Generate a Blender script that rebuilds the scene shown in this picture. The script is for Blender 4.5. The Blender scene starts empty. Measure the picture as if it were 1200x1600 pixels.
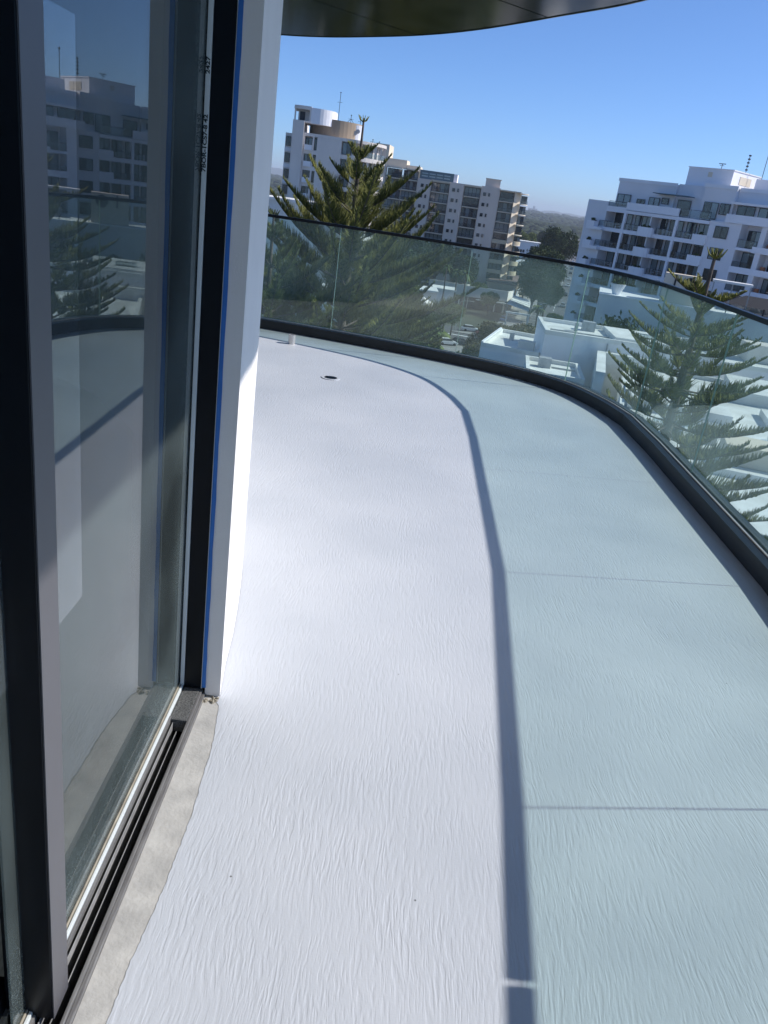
import bpy, math, random
import numpy as np
from mathutils import Vector, Matrix
sc = bpy.context.scene
COL = sc.collection
R = math.radians
rnd = random.Random(7)
nrg = np.random.default_rng(11)

# ------------------------------------------------------------------ camera
HC = 1.45
_down = np.array([-435., 3050., 1238.6]); _down /= np.linalg.norm(_down)
_up = -_down
_fw = np.array([0, 0, 1.]) - _down * _down[2]; _fw /= np.linalg.norm(_fw)
_rt = np.cross(_down, _fw)
cx = Vector((_rt[0], _fw[0], _up[0])); cy = -Vector((_rt[1], _fw[1], _up[1])); cz = -Vector((_rt[2], _fw[2], _up[2]))
cam_d = bpy.data.cameras.new('camera'); cam = bpy.data.objects.new('camera', cam_d); COL.objects.link(cam)
cam.matrix_world = Matrix(((cx[0], cy[0], cz[0], 0), (cx[1], cy[1], cz[1], 0), (cx[2], cy[2], cz[2], HC), (0, 0, 0, 1)))
cam_d.sensor_fit = 'VERTICAL'; cam_d.sensor_height = 24; cam_d.lens = 24 * 1238.6 / 1600
cam_d.clip_start = 0.02; cam_d.clip_end = 60000
sc.camera = cam

# ------------------------------------------------------------------ sky, sun, exposure
SUN = Vector((1.345, 0.248, 1.09)).normalized()
world = bpy.data.worlds.new('World'); sc.world = world; world.use_nodes = True
wn = world.node_tree; wn.nodes.clear()
sky = wn.nodes.new('ShaderNodeTexSky'); sky.sky_type = 'NISHITA'; sky.sun_disc = False
sky.sun_elevation = math.asin(SUN.z); sky.sun_rotation = math.atan2(SUN.x, SUN.y)
sky.altitude = 0; sky.air_density = 0.65; sky.dust_density = 0.5; sky.ozone_density = 10.0
bg = wn.nodes.new('ShaderNodeBackground'); bg.inputs[1].default_value = 0.124
wo = wn.nodes.new('ShaderNodeOutputWorld')
wn.links.new(sky.outputs[0], bg.inputs[0]); wn.links.new(bg.outputs[0], wo.inputs[0])
sl = bpy.data.lights.new('sun', 'SUN'); sl.energy = 3.6; sl.angle = R(0.53); sl.color = (1.0, 0.965, 0.925)
so = bpy.data.objects.new('sun', sl); COL.objects.link(so)
so.rotation_euler = SUN.to_track_quat('Z', 'Y').to_euler(); so.location = (30, 6, 40)
sc.view_settings.view_transform = 'Standard'; sc.view_settings.look = 'None'
sc.view_settings.gamma = 1; sc.view_settings.use_curve_mapping = False
sc.view_settings.exposure = 0.44
sc.cycles.max_bounces = 10; sc.cycles.transparent_max_bounces = 24; sc.cycles.volume_bounces = 0

# ------------------------------------------------------------------ materials
def newmat(name):
    m = bpy.data.materials.new(name); m.use_nodes = True
    nt = m.node_tree; nt.nodes.clear()
    return m, nt, nt.nodes, nt.links
def N(nodes, t, **kw):
    n = nodes.new(t)
    for k, v in kw.items(): setattr(n, k, v)
    return n
def mat(name, c, rough=.6, var=.12, scale=3., metal=0., bump=0., bscale=60., spec=.5, c2=None, stretch=(1, 1, 1)):
    m, nt, nd, lk = newmat(name)
    out = N(nd, 'ShaderNodeOutputMaterial'); p = N(nd, 'ShaderNodeBsdfPrincipled')
    lk.new(p.outputs[0], out.inputs[0])
    p.inputs['Roughness'].default_value = rough; p.inputs['Metallic'].default_value = metal
    p.inputs['Specular IOR Level'].default_value = spec
    tc = N(nd, 'ShaderNodeTexCoord'); mp = N(nd, 'ShaderNodeMapping'); mp.inputs['Scale'].default_value = stretch
    lk.new(tc.outputs['Object'], mp.inputs[0])
    nz = N(nd, 'ShaderNodeTexNoise'); nz.inputs['Scale'].default_value = scale; nz.inputs['Detail'].default_value = 6
    lk.new(mp.outputs[0], nz.inputs['Vector'])
    rp = N(nd, 'ShaderNodeValToRGB')
    a = c2 if c2 else tuple(max(0, v * (1 - var)) for v in c)
    b = c if c2 else tuple(min(1, v * (1 + var)) for v in c)
    rp.color_ramp.elements[0].position = .3; rp.color_ramp.elements[1].position = .7
    rp.color_ramp.elements[0].color = (*a, 1); rp.color_ramp.elements[1].color = (*b, 1)
    lk.new(nz.outputs[0], rp.inputs[0]); lk.new(rp.outputs[0], p.inputs['Base Color'])
    if bump:
        n2 = N(nd, 'ShaderNodeTexNoise'); n2.inputs['Scale'].default_value = bscale; n2.inputs['Detail'].default_value = 4
        lk.new(mp.outputs[0], n2.inputs['Vector'])
        bp = N(nd, 'ShaderNodeBump'); bp.inputs['Distance'].default_value = bump; bp.inputs['Strength'].default_value = .8
        lk.new(n2.outputs[0], bp.inputs['Height']); lk.new(bp.outputs[0], p.inputs['Normal'])
    return m
def glass_mat(name, tint, ior=1.5, dust=.03, dustcol=(.6, .62, .6), rough=0., jamb=False):
    m, nt, nd, lk = newmat(name)
    out = N(nd, 'ShaderNodeOutputMaterial')
    tr = N(nd, 'ShaderNodeBsdfTransparent'); tr.inputs[0].default_value = (*tint, 1)
    gl = N(nd, 'ShaderNodeBsdfGlossy'); gl.inputs['Roughness'].default_value = rough
    fr = N(nd, 'ShaderNodeFresnel'); fr.inputs[0].default_value = ior
    # the same weight from both faces: the geometric incidence, not the inverted index
    lw = N(nd, 'ShaderNodeLayerWeight')
    geo = N(nd, 'ShaderNodeNewGeometry')
    dot = N(nd, 'ShaderNodeVectorMath', operation='DOT_PRODUCT'); lk.new(geo.outputs['Incoming'], dot.inputs[0]); lk.new(geo.outputs['Normal'], dot.inputs[1])
    ab = N(nd, 'ShaderNodeMath', operation='ABSOLUTE'); lk.new(dot.outputs['Value'], ab.inputs[0])
    om = N(nd, 'ShaderNodeMath', operation='SUBTRACT'); om.inputs[0].default_value = 1; lk.new(ab.outputs[0], om.inputs[1])
    pw = N(nd, 'ShaderNodeMath', operation='POWER'); lk.new(om.outputs[0], pw.inputs[0]); pw.inputs[1].default_value = 5
    r0 = ((ior - 1) / (ior + 1)) ** 2
    ma = N(nd, 'ShaderNodeMath', operation='MULTIPLY_ADD'); lk.new(pw.outputs[0], ma.inputs[0]); ma.inputs[1].default_value = 1 - r0; ma.inputs[2].default_value = r0
    mx = N(nd, 'ShaderNodeMixShader'); lk.new(ma.outputs[0], mx.inputs[0]); lk.new(tr.outputs[0], mx.inputs[1]); lk.new(gl.outputs[0], mx.inputs[2])
    df = N(nd, 'ShaderNodeBsdfDiffuse'); df.inputs[0].default_value = (*dustcol, 1)
    tl = N(nd, 'ShaderNodeBsdfTranslucent'); tl.inputs[0].default_value = (*dustcol, 1)
    dm = N(nd, 'ShaderNodeMixShader'); dm.inputs[0].default_value = .5; lk.new(df.outputs[0], dm.inputs[1]); lk.new(tl.outputs[0], dm.inputs[2]); df = dm
    tc = N(nd, 'ShaderNodeTexCoord')
    nz = N(nd, 'ShaderNodeTexNoise'); nz.inputs['Scale'].default_value = 2.2; nz.inputs['Detail'].default_value = 7
    lk.new(tc.outputs['Object'], nz.inputs['Vector'])
    mr = N(nd, 'ShaderNodeMapRange'); mr.inputs[1].default_value = .35; mr.inputs[2].default_value = .75; mr.inputs[3].default_value = dust * .4; mr.inputs[4].default_value = dust * 1.7
    lk.new(nz.outputs[0], mr.inputs[0])
    fac = mr.outputs[0]
    if jamb:   # grit thrown up along the foot of the pane and beside the jamb
        sp = N(nd, 'ShaderNodeTexNoise'); sp.inputs['Scale'].default_value = 420; sp.inputs['Detail'].default_value = 2
        lk.new(tc.outputs['Object'], sp.inputs['Vector'])
        s2 = N(nd, 'ShaderNodeMapRange'); s2.inputs[1].default_value = .52; s2.inputs[2].default_value = .72; s2.inputs[4].default_value = .5
        lk.new(sp.outputs[0], s2.inputs[0])
        sx = N(nd, 'ShaderNodeSeparateXYZ'); lk.new(tc.outputs['Object'], sx.inputs[0])
        gy = N(nd, 'ShaderNodeMapRange'); gy.inputs[1].default_value = -.15; gy.inputs[2].default_value = -.01; lk.new(sx.outputs['Y'], gy.inputs[0])
        gz = N(nd, 'ShaderNodeMapRange'); gz.inputs[1].default_value = .28; gz.inputs[2].default_value = .02; lk.new(sx.outputs['Z'], gz.inputs[0])
        mm = N(nd, 'ShaderNodeMath', operation='MAXIMUM'); lk.new(gy.outputs[0], mm.inputs[0]); lk.new(gz.outputs[0], mm.inputs[1])
        ml = N(nd, 'ShaderNodeMath', operation='MULTIPLY'); lk.new(mm.outputs[0], ml.inputs[0]); lk.new(s2.outputs[0], ml.inputs[1])
        ad = N(nd, 'ShaderNodeMath', operation='ADD'); lk.new(ml.outputs[0], ad.inputs[0]); lk.new(fac, ad.inputs[1]); fac = ad.outputs[0]
    m2 = N(nd, 'ShaderNodeMixShader'); lk.new(fac, m2.inputs[0]); lk.new(mx.outputs[0], m2.inputs[1]); lk.new(df.outputs[0], m2.inputs[2])
    lk.new(m2.outputs[0], out.inputs[0])
    return m
def deck_mat():
    m, nt, nd, lk = newmat('painted_deck')
    out = N(nd, 'ShaderNodeOutputMaterial'); p = N(nd, 'ShaderNodeBsdfPrincipled'); lk.new(p.outputs[0], out.inputs[0])
    tc = N(nd, 'ShaderNodeTexCoord')
    # slow swirl so that the brush strokes change direction
    w = N(nd, 'ShaderNodeTexNoise'); w.inputs['Scale'].default_value = 1.1; w.inputs['Detail'].default_value = 2; lk.new(tc.outputs['Object'], w.inputs['Vector'])
    w2 = N(nd, 'ShaderNodeTexNoise'); w2.inputs['Scale'].default_value = 7; w2.inputs['Detail'].default_value = 2; lk.new(tc.outputs['Object'], w2.inputs['Vector'])
    def warp(src, nz, amt):
        s = N(nd, 'ShaderNodeVectorMath', operation='SUBTRACT'); lk.new(nz.outputs['Color'], s.inputs[0]); s.inputs[1].default_value = (.5, .5, .5)
        k = N(nd, 'ShaderNodeVectorMath', operation='MULTIPLY'); lk.new(s.outputs[0], k.inputs[0]); k.inputs[1].default_value = (amt, amt, 0)
        a = N(nd, 'ShaderNodeVectorMath', operation='ADD'); lk.new(src, a.inputs[0]); lk.new(k.outputs[0], a.inputs[1]); return a.outputs[0]
    v = warp(tc.outputs['Object'], w, .11); v = warp(v, w2, .014)
    mp = N(nd, 'ShaderNodeMapping'); mp.inputs['Rotation'].default_value = (0, 0, R(-7)); mp.inputs['Scale'].default_value = (1, .125, 1); lk.new(v, mp.inputs[0])
    n1 = N(nd, 'ShaderNodeTexNoise'); n1.inputs['Scale'].default_value = 72; n1.inputs['Detail'].default_value = 3; n1.inputs['Roughness'].default_value = .5; lk.new(mp.outputs[0], n1.inputs['Vector'])
    # ridges: 1-|2n-1| sharpened
    a = N(nd, 'ShaderNodeMath', operation='MULTIPLY_ADD'); lk.new(n1.outputs[0], a.inputs[0]); a.inputs[1].default_value = 2; a.inputs[2].default_value = -1
    b = N(nd, 'ShaderNodeMath', operation='ABSOLUTE'); lk.new(a.outputs[0], b.inputs[0])
    c = N(nd, 'ShaderNodeMapRange'); c.inputs[1].default_value = 0; c.inputs[2].default_value = .34; c.inputs[3].default_value = 1; c.inputs[4].default_value = 0; c.interpolation_type = 'SMOOTHSTEP'; lk.new(b.outputs[0], c.inputs[0])
    n3 = N(nd, 'ShaderNodeTexNoise'); n3.inputs['Scale'].default_value = 4.5; n3.inputs['Detail'].default_value = 4; lk.new(tc.outputs['Object'], n3.inputs['Vector'])
    amp = N(nd, 'ShaderNodeMapRange'); amp.inputs[1].default_value = .3; amp.inputs[2].default_value = .65; amp.inputs[3].default_value = .35; amp.inputs[4].default_value = 1; lk.new(n3.outputs[0], amp.inputs[0])
    h = N(nd, 'ShaderNodeMath', operation='MULTIPLY'); lk.new(c.outputs[0], h.inputs[0]); lk.new(amp.outputs[0], h.inputs[1])
    n4 = N(nd, 'ShaderNodeTexNoise'); n4.inputs['Scale'].default_value = 170; n4.inputs['Detail'].default_value = 3; lk.new(tc.outputs['Object'], n4.inputs['Vector'])
    h2 = N(nd, 'ShaderNodeMath', operation='MULTIPLY_ADD'); lk.new(n4.outputs[0], h2.inputs[0]); h2.inputs[1].default_value = .35; lk.new(h.outputs[0], h2.inputs[2])
    bp = N(nd, 'ShaderNodeBump'); bp.inputs['Distance'].default_value = .0008; bp.inputs['Strength'].default_value = .85
    lk.new(h2.outputs[0], bp.inputs['Height']); lk.new(bp.outputs[0], p.inputs['Normal'])
    rp = N(nd, 'ShaderNodeValToRGB'); rp.color_ramp.elements[0].position = .3; rp.color_ramp.elements[1].position = .75
    rp.color_ramp.elements[0].color = (.505, .530, .568, 1); rp.color_ramp.elements[1].color = (.605, .622, .655, 1)
    n5 = N(nd, 'ShaderNodeTexNoise'); n5.inputs['Scale'].default_value = 1.3; n5.inputs['Detail'].default_value = 7; lk.new(tc.outputs['Object'], n5.inputs['Vector'])
    lk.new(n5.outputs[0], rp.inputs[0])
    # stray specks of dirt
    vo = N(nd, 'ShaderNodeTexVoronoi'); vo.inputs['Scale'].default_value = 7; lk.new(tc.outputs['Object'], vo.inputs['Vector'])
    sp = N(nd, 'ShaderNodeMapRange'); sp.inputs[1].default_value = .012; sp.inputs[2].default_value = .022; lk.new(vo.outputs['Distance'], sp.inputs[0])
    mx = N(nd, 'ShaderNodeMix', data_type='RGBA'); mx.inputs[6].default_value = (.12, .12, .12, 1); lk.new(sp.outputs[0], mx.inputs[0]); lk.new(rp.outputs[0], mx.inputs[7])
    lk.new(mx.outputs[2], p.inputs['Base Color'])
    p.inputs['Roughness'].default_value = .42; p.inputs['Specular IOR Level'].default_value = .45
    return m
M = dict(
    deck=deck_mat(),
    concrete=mat('sill_concrete', (.54, .525, .49), .85, c2=(.38, .37, .35), scale=14, bump=.002, bscale=90),
    slab=mat('slab_concrete', (.42, .41, .39), .85, bump=.003),
    wall=mat('white_render', (.84, .80, .77), .8, var=.03, scale=5, bump=.0012, bscale=240),
    black=mat('black_powdercoat', (.004, .006, .010), .38, var=.2, spec=.25, bump=.0001, bscale=600),
    grooveblack=mat('groove_shade_black', (.004, .004, .005), .9, spec=.05),
    channel=mat('charcoal_channel', (.006, .008, .012), .5, var=.3, scale=6),
    lip=mat('worn_aluminium_sill', (.20, .195, .19), .5, c2=(.11, .105, .105), scale=25, stretch=(6, .6, 6)),
    grime=mat('grimy_cover_plate', (.16, .16, .155), .85, c2=(.02, .022, .025), scale=330, bump=.001, bscale=300),
    stile=mat('sunlit_stile_grey', (.095, .092, .10), .45, var=.06),
    fin=mat('aluminium_fin', (.30, .30, .30), .4, var=.2, scale=30),
    beige=mat('dusty_glazing_bead', (.40, .36, .28), .85, c2=(.22, .19, .15), scale=40, stretch=(3, .6, 3)),
    whiteplastic=mat('white_plastic_bead', (.66, .70, .70), .45, var=.04),
    ink=mat('black_ink', (.015, .02, .025), .6),
    tape=mat('blue_masking_tape', (.035, .17, .52), .65, var=.08, scale=20),
    capstrip=mat('aluminium_cap_strip', (.42, .38, .35), .4, var=.1),
    gedge=mat('polished_glass_edge', (.20, .32, .29), .2, var=.05),
    soffit=mat('dark_soffit_panel', (.070, .082, .066), .12, c2=(.020, .030, .024), scale=2.6, spec=.8, bump=.0006, bscale=2.5),  # pale mottling paints smudgy reflections into the panel colour
    steel=mat('stainless_pipe', (.62, .60, .58), .35, metal=.6, var=.1),
    drain=mat('dark_drain_grate', (.05, .055, .06), .5),
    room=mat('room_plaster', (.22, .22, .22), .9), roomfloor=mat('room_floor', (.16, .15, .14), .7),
    glass=glass_mat('balustrade_glass', (.865, .955, .93), 1.54, .055, (.42, .60, .56)),
    doorglass=glass_mat('tinted_door_glass', (.50, .55, .56), 1.95, .14, (.50, .60, .60), jamb=True),
    winglass=glass_mat('window_glass', (.74, .79, .81), 1.6, .01),
    winback=mat('dim_window_interior', (.07, .08, .095), .9, c2=(.02, .024, .03), scale=.35),
    curtain=mat('pale_curtain', (.62, .62, .62), .9, var=.2, scale=5, stretch=(4, 4, .2)),
    frame=mat('dark_window_frame', (.03, .032, .036), .5),
    dwhite=mat('cool_white_paint', (.79, .775, .785), .8, c2=(.72, .705, .715), scale=.25),
    dwhite2=mat('white_parapet_paint', (.82, .81, .83), .8, var=.03, scale=.5),
    cbeige=mat('warm_grey_concrete', (.77, .65, .545), .85, c2=(.65, .545, .46), scale=.22, stretch=(1, 1, .4)),
    ccream=mat('cream_concrete', (.70, .61, .48), .85, var=.06, scale=.4),
    cyellow=mat('sandy_balcony_front', (.58, .49, .34), .85, var=.08),
    brown=mat('rust_stained_concrete', (.42, .32, .22), .9, c2=(.24, .19, .15), scale=.5, stretch=(1, 1, .25)),
    bgrey=mat('pale_grey_concrete', (.77, .71, .65), .85, c2=(.66, .60, .55), scale=.3, stretch=(1, 1, .5)),
    teal=mat('teal_screen_panel', (.085, .15, .18), .6, var=.15), tealslit=mat('pale_screen_slit', (.30, .42, .44), .6),
    roofwhite=mat('white_roof_membrane', (.86, .85, .82), .85, c2=(.64, .63, .59), scale=.55),
    steelgrey=mat('galvanised_duct', (.38, .39, .40), .5, var=.15), dark=mat('dark_canvas', (.022, .023, .028), .8),
    tile=mat('red_roof_tile', (.26, .12, .085), .85, c2=(.17, .085, .065), scale=1.5), brownroof=mat('brown_roof_tile', (.15, .095, .08), .85, scale=1),
    asphalt=mat('asphalt', (.10, .10, .105), .9, var=.2, scale=.15), paving=mat('pale_paving', (.27, .26, .25), .9, var=.15, scale=.4),
    line=mat('white_road_paint', (.75, .75, .74), .7), ground=mat('dry_ground', (.10, .105, .075), .95, c2=(.055, .065, .04), scale=.02),
    needle=mat('pine_needles', (.25, .245, .06), .75, c2=(.035, .055, .022), scale=9, stretch=(1, 1, .5), spec=.2),
    needle2=mat('dark_pine_needles', (.15, .17, .05), .75, c2=(.03, .05, .022), scale=8, stretch=(1, 1, .5), spec=.2),
    bark=mat('pine_bark', (.15, .115, .09), .9, c2=(.07, .055, .045), scale=6),
    leafmid=mat('broad_leaves', (.15, .18, .05), .75, c2=(.05, .08, .03), scale=.7, spec=.2),
    leafdark=mat('dark_leaves', (.07, .10, .035), .8, c2=(.025, .045, .02), scale=.6, spec=.2),
    leafolive=mat('olive_brown_leaves', (.20, .175, .075), .85, c2=(.09, .085, .045), scale=.5, spec=.2),
    leafbright=mat('yellow_green_leaves', (.18, .21, .045), .8, c2=(.09, .12, .03), scale=.5, spec=.2),
    forest=mat('far_bushland', (.040, .055, .025), .95, c2=(.022, .032, .018), scale=.01, spec=0.1),
    farpale=mat('far_pale_building', (.5, .5, .5), .9), fartower=mat('far_tower', (.20, .22, .25), .9), hill=mat('far_hill', (.06, .075, .06), .95, scale=.001),
    carwhite=mat('white_car_paint', (.72, .72, .72), .3), carred=mat('red_car_paint', (.38, .02, .02), .3), cardark=mat('dark_car_paint', (.03, .035, .045), .3),
    carsilver=mat('silver_car_paint', (.40, .41, .42), .3, metal=.4), carblue=mat('blue_car_paint', (.04, .10, .22), .3), tyre=mat('tyre', (.02, .02, .02), .9),
    canvas=mat('white_canvas', (.72, .72, .70), .85, var=.05), post=mat('galvanised_post', (.33, .34, .34), .5), pot=mat('terracotta', (.40, .15, .07), .8),
)

# ------------------------------------------------------------------ mesh helpers
class MB:
    def __init__(s): s.v = []; s.f = []; s.m = []
    def poly(s, pts, k=0):
        i = len(s.v); s.v += [tuple(p) for p in pts]; s.f.append(tuple(range(i, i + len(pts)))); s.m.append(k)
    def box(s, x0, x1, y0, y1, z0, z1, k=0):
        i = len(s.v)
        s.v += [(x0, y0, z0), (x1, y0, z0), (x1, y1, z0), (x0, y1, z0), (x0, y0, z1), (x1, y0, z1), (x1, y1, z1), (x0, y1, z1)]
        for q in ((0, 3, 2, 1), (4, 5, 6, 7), (0, 1, 5, 4), (1, 2, 6, 5), (2, 3, 7, 6), (3, 0, 4, 7)):
            s.f.append(tuple(i + j for j in q)); s.m.append(k)
        return s
    def prism(s, pts, z0, z1, k=0):      # pts counter-clockwise seen from above
        n = len(pts); i = len(s.v)
        s.v += [(p[0], p[1], z0) for p in pts] + [(p[0], p[1], z1) for p in pts]
        s.f.append(tuple(i + j for j in reversed(range(n)))); s.f.append(tuple(i + n + j for j in range(n))); s.m += [k, k]
        for j in range(n):
            s.f.append((i + j, i + (j + 1) % n, i + n + (j + 1) % n, i + n + j)); s.m.append(k)
        return s
    def tube(s, path, rad, n=8, k=0, cap=True):
        i0 = len(s.v); P = [Vector(p) for p in path]
        rr = rad if isinstance(rad, (list, tuple)) else [rad] * len(P)
        for a, p in enumerate(P):
            d = (P[min(a + 1, len(P) - 1)] - P[max(a - 1, 0)]).normalized()
            u = d.cross(Vector((0, 0, 1)) if abs(d.z) < .9 else Vector((1, 0, 0))).normalized(); w = d.cross(u)
            for j in range(n):
                t = 2 * math.pi * j / n; s.v.append(tuple(p + (u * math.cos(t) + w * math.sin(t)) * rr[a]))
        for a in range(len(P) - 1):
            for j in range(n):
                b = i0 + a * n; c = b + n
                s.f.append((b + j, b + (j + 1) % n, c + (j + 1) % n, c + j)); s.m.append(k)
        if cap:
            s.f.append(tuple(i0 + j for j in reversed(range(n)))); s.f.append(tuple(i0 + (len(P) - 1) * n + j for j in range(n))); s.m += [k, k]
        return s
    def cyl(s, x, y, z0, z1, r, n=24, k=0): return s.tube([(x, y, z0), (x, y, z1)], r, n, k)
    def sweep(s, A, B, z0, z1, k=0, kend=None):   # strip between two plan polylines
        kend = k if kend is None else kend
        i = len(s.v); n = len(A)
        for a, b in zip(A, B): s.v += [(a[0], a[1], z0), (b[0], b[1], z0), (b[0], b[1], z1), (a[0], a[1], z1)]
        for j in range(n - 1):
            b = i + 4 * j; c = b + 4
            for q in range(4):
                s.f.append((b + q, c + q, c + (q + 1) % 4, b + (q + 1) % 4)); s.m.append(k)
        s.f.append((i, i + 1, i + 2, i + 3)); s.f.append(tuple(i + 4 * (n - 1) + q for q in (3, 2, 1, 0))); s.m += [kend, kend]
        return s
    def mesh(s, name, mats):
        me = bpy.data.meshes.new(name); me.from_pydata(s.v, [], s.f)
        for m in (mats if isinstance(mats, (list, tuple)) else [mats]): me.materials.append(m)
        if any(s.m): me.polygons.foreach_set('material_index', s.m)
        me.validate(); me.update(); return me
    def build(s, name, mats, parent=None, smooth=False, loc=None, bevel=0, fixn=True):
        me = s.mesh(name, mats)
        if fixn:
            import bmesh
            bm = bmesh.new(); bm.from_mesh(me); bmesh.ops.recalc_face_normals(bm, faces=bm.faces); bm.to_mesh(me); bm.free()
        o = bpy.data.objects.new(name, me); COL.objects.link(o)
        if parent: o.parent = parent
        if loc: o.location = loc
        if smooth:
            me.polygons.foreach_set('use_smooth', [True] * len(me.polygons))
            try: me.set_sharp_from_angle(angle=R(40))
            except Exception: pass
        if bevel:
            b = o.modifiers.new('bevel', 'BEVEL'); b.width = bevel; b.segments = 2; b.limit_method = 'ANGLE'
        return o
def link(name, me, parent=None, loc=(0, 0, 0), rz=0, scale=None):
    o = bpy.data.objects.new(name, me); COL.objects.link(o); o.parent = parent; o.location = loc; o.rotation_euler = (0, 0, rz)
    if scale: o.scale = scale
    return o
def tag(o, label=None, cat=None, group=None, kind=None):
    for k, v in (('label', label), ('category', cat), ('group', group), ('kind', kind)):
        if v: o[k] = v
    return o
def thing(name, loc, label, cat, rz=0, group=None):
    o = bpy.data.objects.new(name, None); COL.objects.link(o); o.location = loc; o.rotation_euler = (0, 0, rz)
    return tag(o, label, cat, group)
def copy_tree(o, parent=None):
    c = o.copy(); COL.objects.link(c)
    if parent: c.parent = parent
    for ch in o.children: copy_tree(ch, c)
    return c
def pol(az, d): return (d * math.sin(R(az)), d * math.cos(R(az)))
G = -28.0
def bx(name, m, par, *a, **k): return MB().box(*a).build(name, m, par, fixn=False, **k)

# ------------------------------------------------------------------ plan curves of the balcony
def catmull(P, n=8):
    P = [np.array(p, float) for p in P]; P = [2 * P[0] - P[1]] + P + [2 * P[-1] - P[-2]]; out = []
    for i in range(1, len(P) - 2):
        for t in np.linspace(0, 1, n, endpoint=False):
            a, b, c, d = P[i - 1:i + 3]
            out.append(.5 * (2 * b + (c - a) * t + (2 * a - 5 * b + 4 * c - d) * t * t + (3 * b - a - 3 * c + d) * t ** 3))
    out.append(P[-2]); return np.array(out)
edge = catmull([(-6, 7.6), (-4, 8.05), (-2.5, 8.15), (-1.56, 8.08), (-.88, 7.97), (-.22, 7.82), (.45, 7.62), (1.0, 7.38), (1.40, 7.03), (1.62, 6.55), (1.735, 6.09)], 10)
edge = np.vstack([edge, [(1.762, 5.4), (1.763, 4.755), (1.765, 4.0), (1.766, 3.36), (1.727, 2.65), (1.686, 1.915), (1.585, .5), (1.44, -.9), (1.2, -2.3), (.9, -3.6)]])   # flat panels, so kinks at the joints
def offset(C, d):
    t = np.gradient(C, axis=0); t /= np.linalg.norm(t, axis=1)[:, None]
    return C + np.stack([-t[:, 1], t[:, 0]], 1) * d
edge_len = np.concatenate([[0], np.cumsum(np.linalg.norm(np.diff(edge, axis=0), axis=1))])
def seg(s0, s1, d):          # piece of the offset curve between two arc lengths
    ss = np.concatenate([[s0], edge_len[(edge_len > s0 + .01) & (edge_len < s1 - .01)], [s1]])
    O = offset(edge, d)
    return np.stack([np.interp(ss, edge_len, O[:, 0]), np.interp(ss, edge_len, O[:, 1])], 1)
SL = edge_len[-1]
def s_near(x, y):
    O = offset(edge, .09); i = int(np.argmin((O[:, 0] - x) ** 2 + (O[:, 1] - y) ** 2))
    best = min(np.linspace(edge_len[max(i - 1, 0)], edge_len[min(i + 1, len(edge) - 1)], 60), key=lambda s: (np.interp(s, edge_len, O[:, 0]) - x) ** 2 + (np.interp(s, edge_len, O[:, 1]) - y) ** 2)
    return best

# ------------------------------------------------------------------ deck, slab, sill
left_edge = [(-.37, -3.6), (-.37, .5), (-.367, .96), (-.366, 1.09), (-.358, 1.245), (-.356, 1.38), (-.358, 1.49), (-.366, 1.62), (-.372, 1.73), (-.386, 1.84), (-.399, 1.93)]
wall_out = [(-.406, 1.957), (-.429, 2.124), (-.446, 2.30), (-.472, 2.49), (-.499, 2.66), (-.5235, 2.80), (-.59, 3.08), (-.74, 3.5), (-1.05, 4.2), (-1.7, 5.1), (-2.9, 6.0), (-5, 6.7), (-6, 6.9)]
le = []
for a, b in zip(left_edge[:-1], left_edge[1:]):
    n = max(1, int(math.dist(a, b) / .011)) if a[1] > .4 else 4
    for i in range(n):
        t = i / n; le.append((a[0] + (b[0] - a[0]) * t + rnd.uniform(-.0016, .0016), a[1] + (b[1] - a[1]) * t))
pts = le + [(x - .02, y) for x, y in wall_out] + [tuple(p) for p in seg(0, SL, 0.0)]
deck = MB().prism([tuple(p) for p in reversed(pts)], -.003, .0).build('balcony_floor', M['deck']); tag(deck, kind='structure')
sb = MB().prism([tuple(p) for p in reversed([(-.318, -3.6), (-.449, 1.985), (-.449, 2.0), (-6, 2.0), (-6, 7.4)] + [tuple(p) for p in seg(0, SL, .16)])], -.32, -.005).build('balcony_slab', M['slab']); tag(sb, kind='structure')
body = MB().prism([(-14, -3.4), (.3, -3.4), (1.1, 0), (1.1, 5.2), (.2, 6.6), (-1.6, 7.2), (-14, 7.0)], G, -.33).build('host_building_lower_storeys', M['dwhite2'])
tag(body, 'white rendered lower storeys carrying the balcony slab', 'building')
sill = MB().prism([(-.365, .2), (-.352, .9), (-.352, 1.3), (-.352, 1.75), (-.385, 1.97), (-.4495, 1.985), (-.4075, .2)], -.0045, -.0012).build('concrete_sill', M['concrete'])
tag(sill, 'bare strip of rough concrete between the door track and the painted deck', 'sill')

# balustrade
bal = thing('glass_balustrade', (1.84, 0, 0), 'curved frameless glass balustrade with black base channel and slim black handrail', 'balustrade')
off0 = np.array([1.84, 0])
def P2(A): return [tuple(p - off0) for p in A]
MB().sweep(P2(seg(0, SL, .002)), P2(seg(0, SL, .058)), .0, .092).build('base_channel', M['channel'], bal)
MB().sweep(P2(seg(0, SL, .0585)), P2(seg(0, SL, .0685)), .0, .098).build('cap_strip', M['capstrip'], bal)
MB().sweep(P2(seg(0, SL, .069)), P2(seg(0, SL, .0815)), .0, .094).build('gasket', M['black'], bal)
MB().sweep(P2(seg(0, SL, .1)), P2(seg(0, SL, .15)), .0, .092).build('base_channel', M['channel'], bal)
joints = [s_near(*p) for p in [(-4.4, 8.1), (-3.2, 8.2), (-2.0, 8.22), (-.79, 8.04), (.47, 7.72), (1.46, 7.14), (1.845, 6.09), (1.85, 4.755), (1.84, 3.36), (1.775, 1.915), (1.67, .5), (1.53, -.9), (1.29, -2.3)]]
ss = [.02] + joints + [SL - .02]
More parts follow.
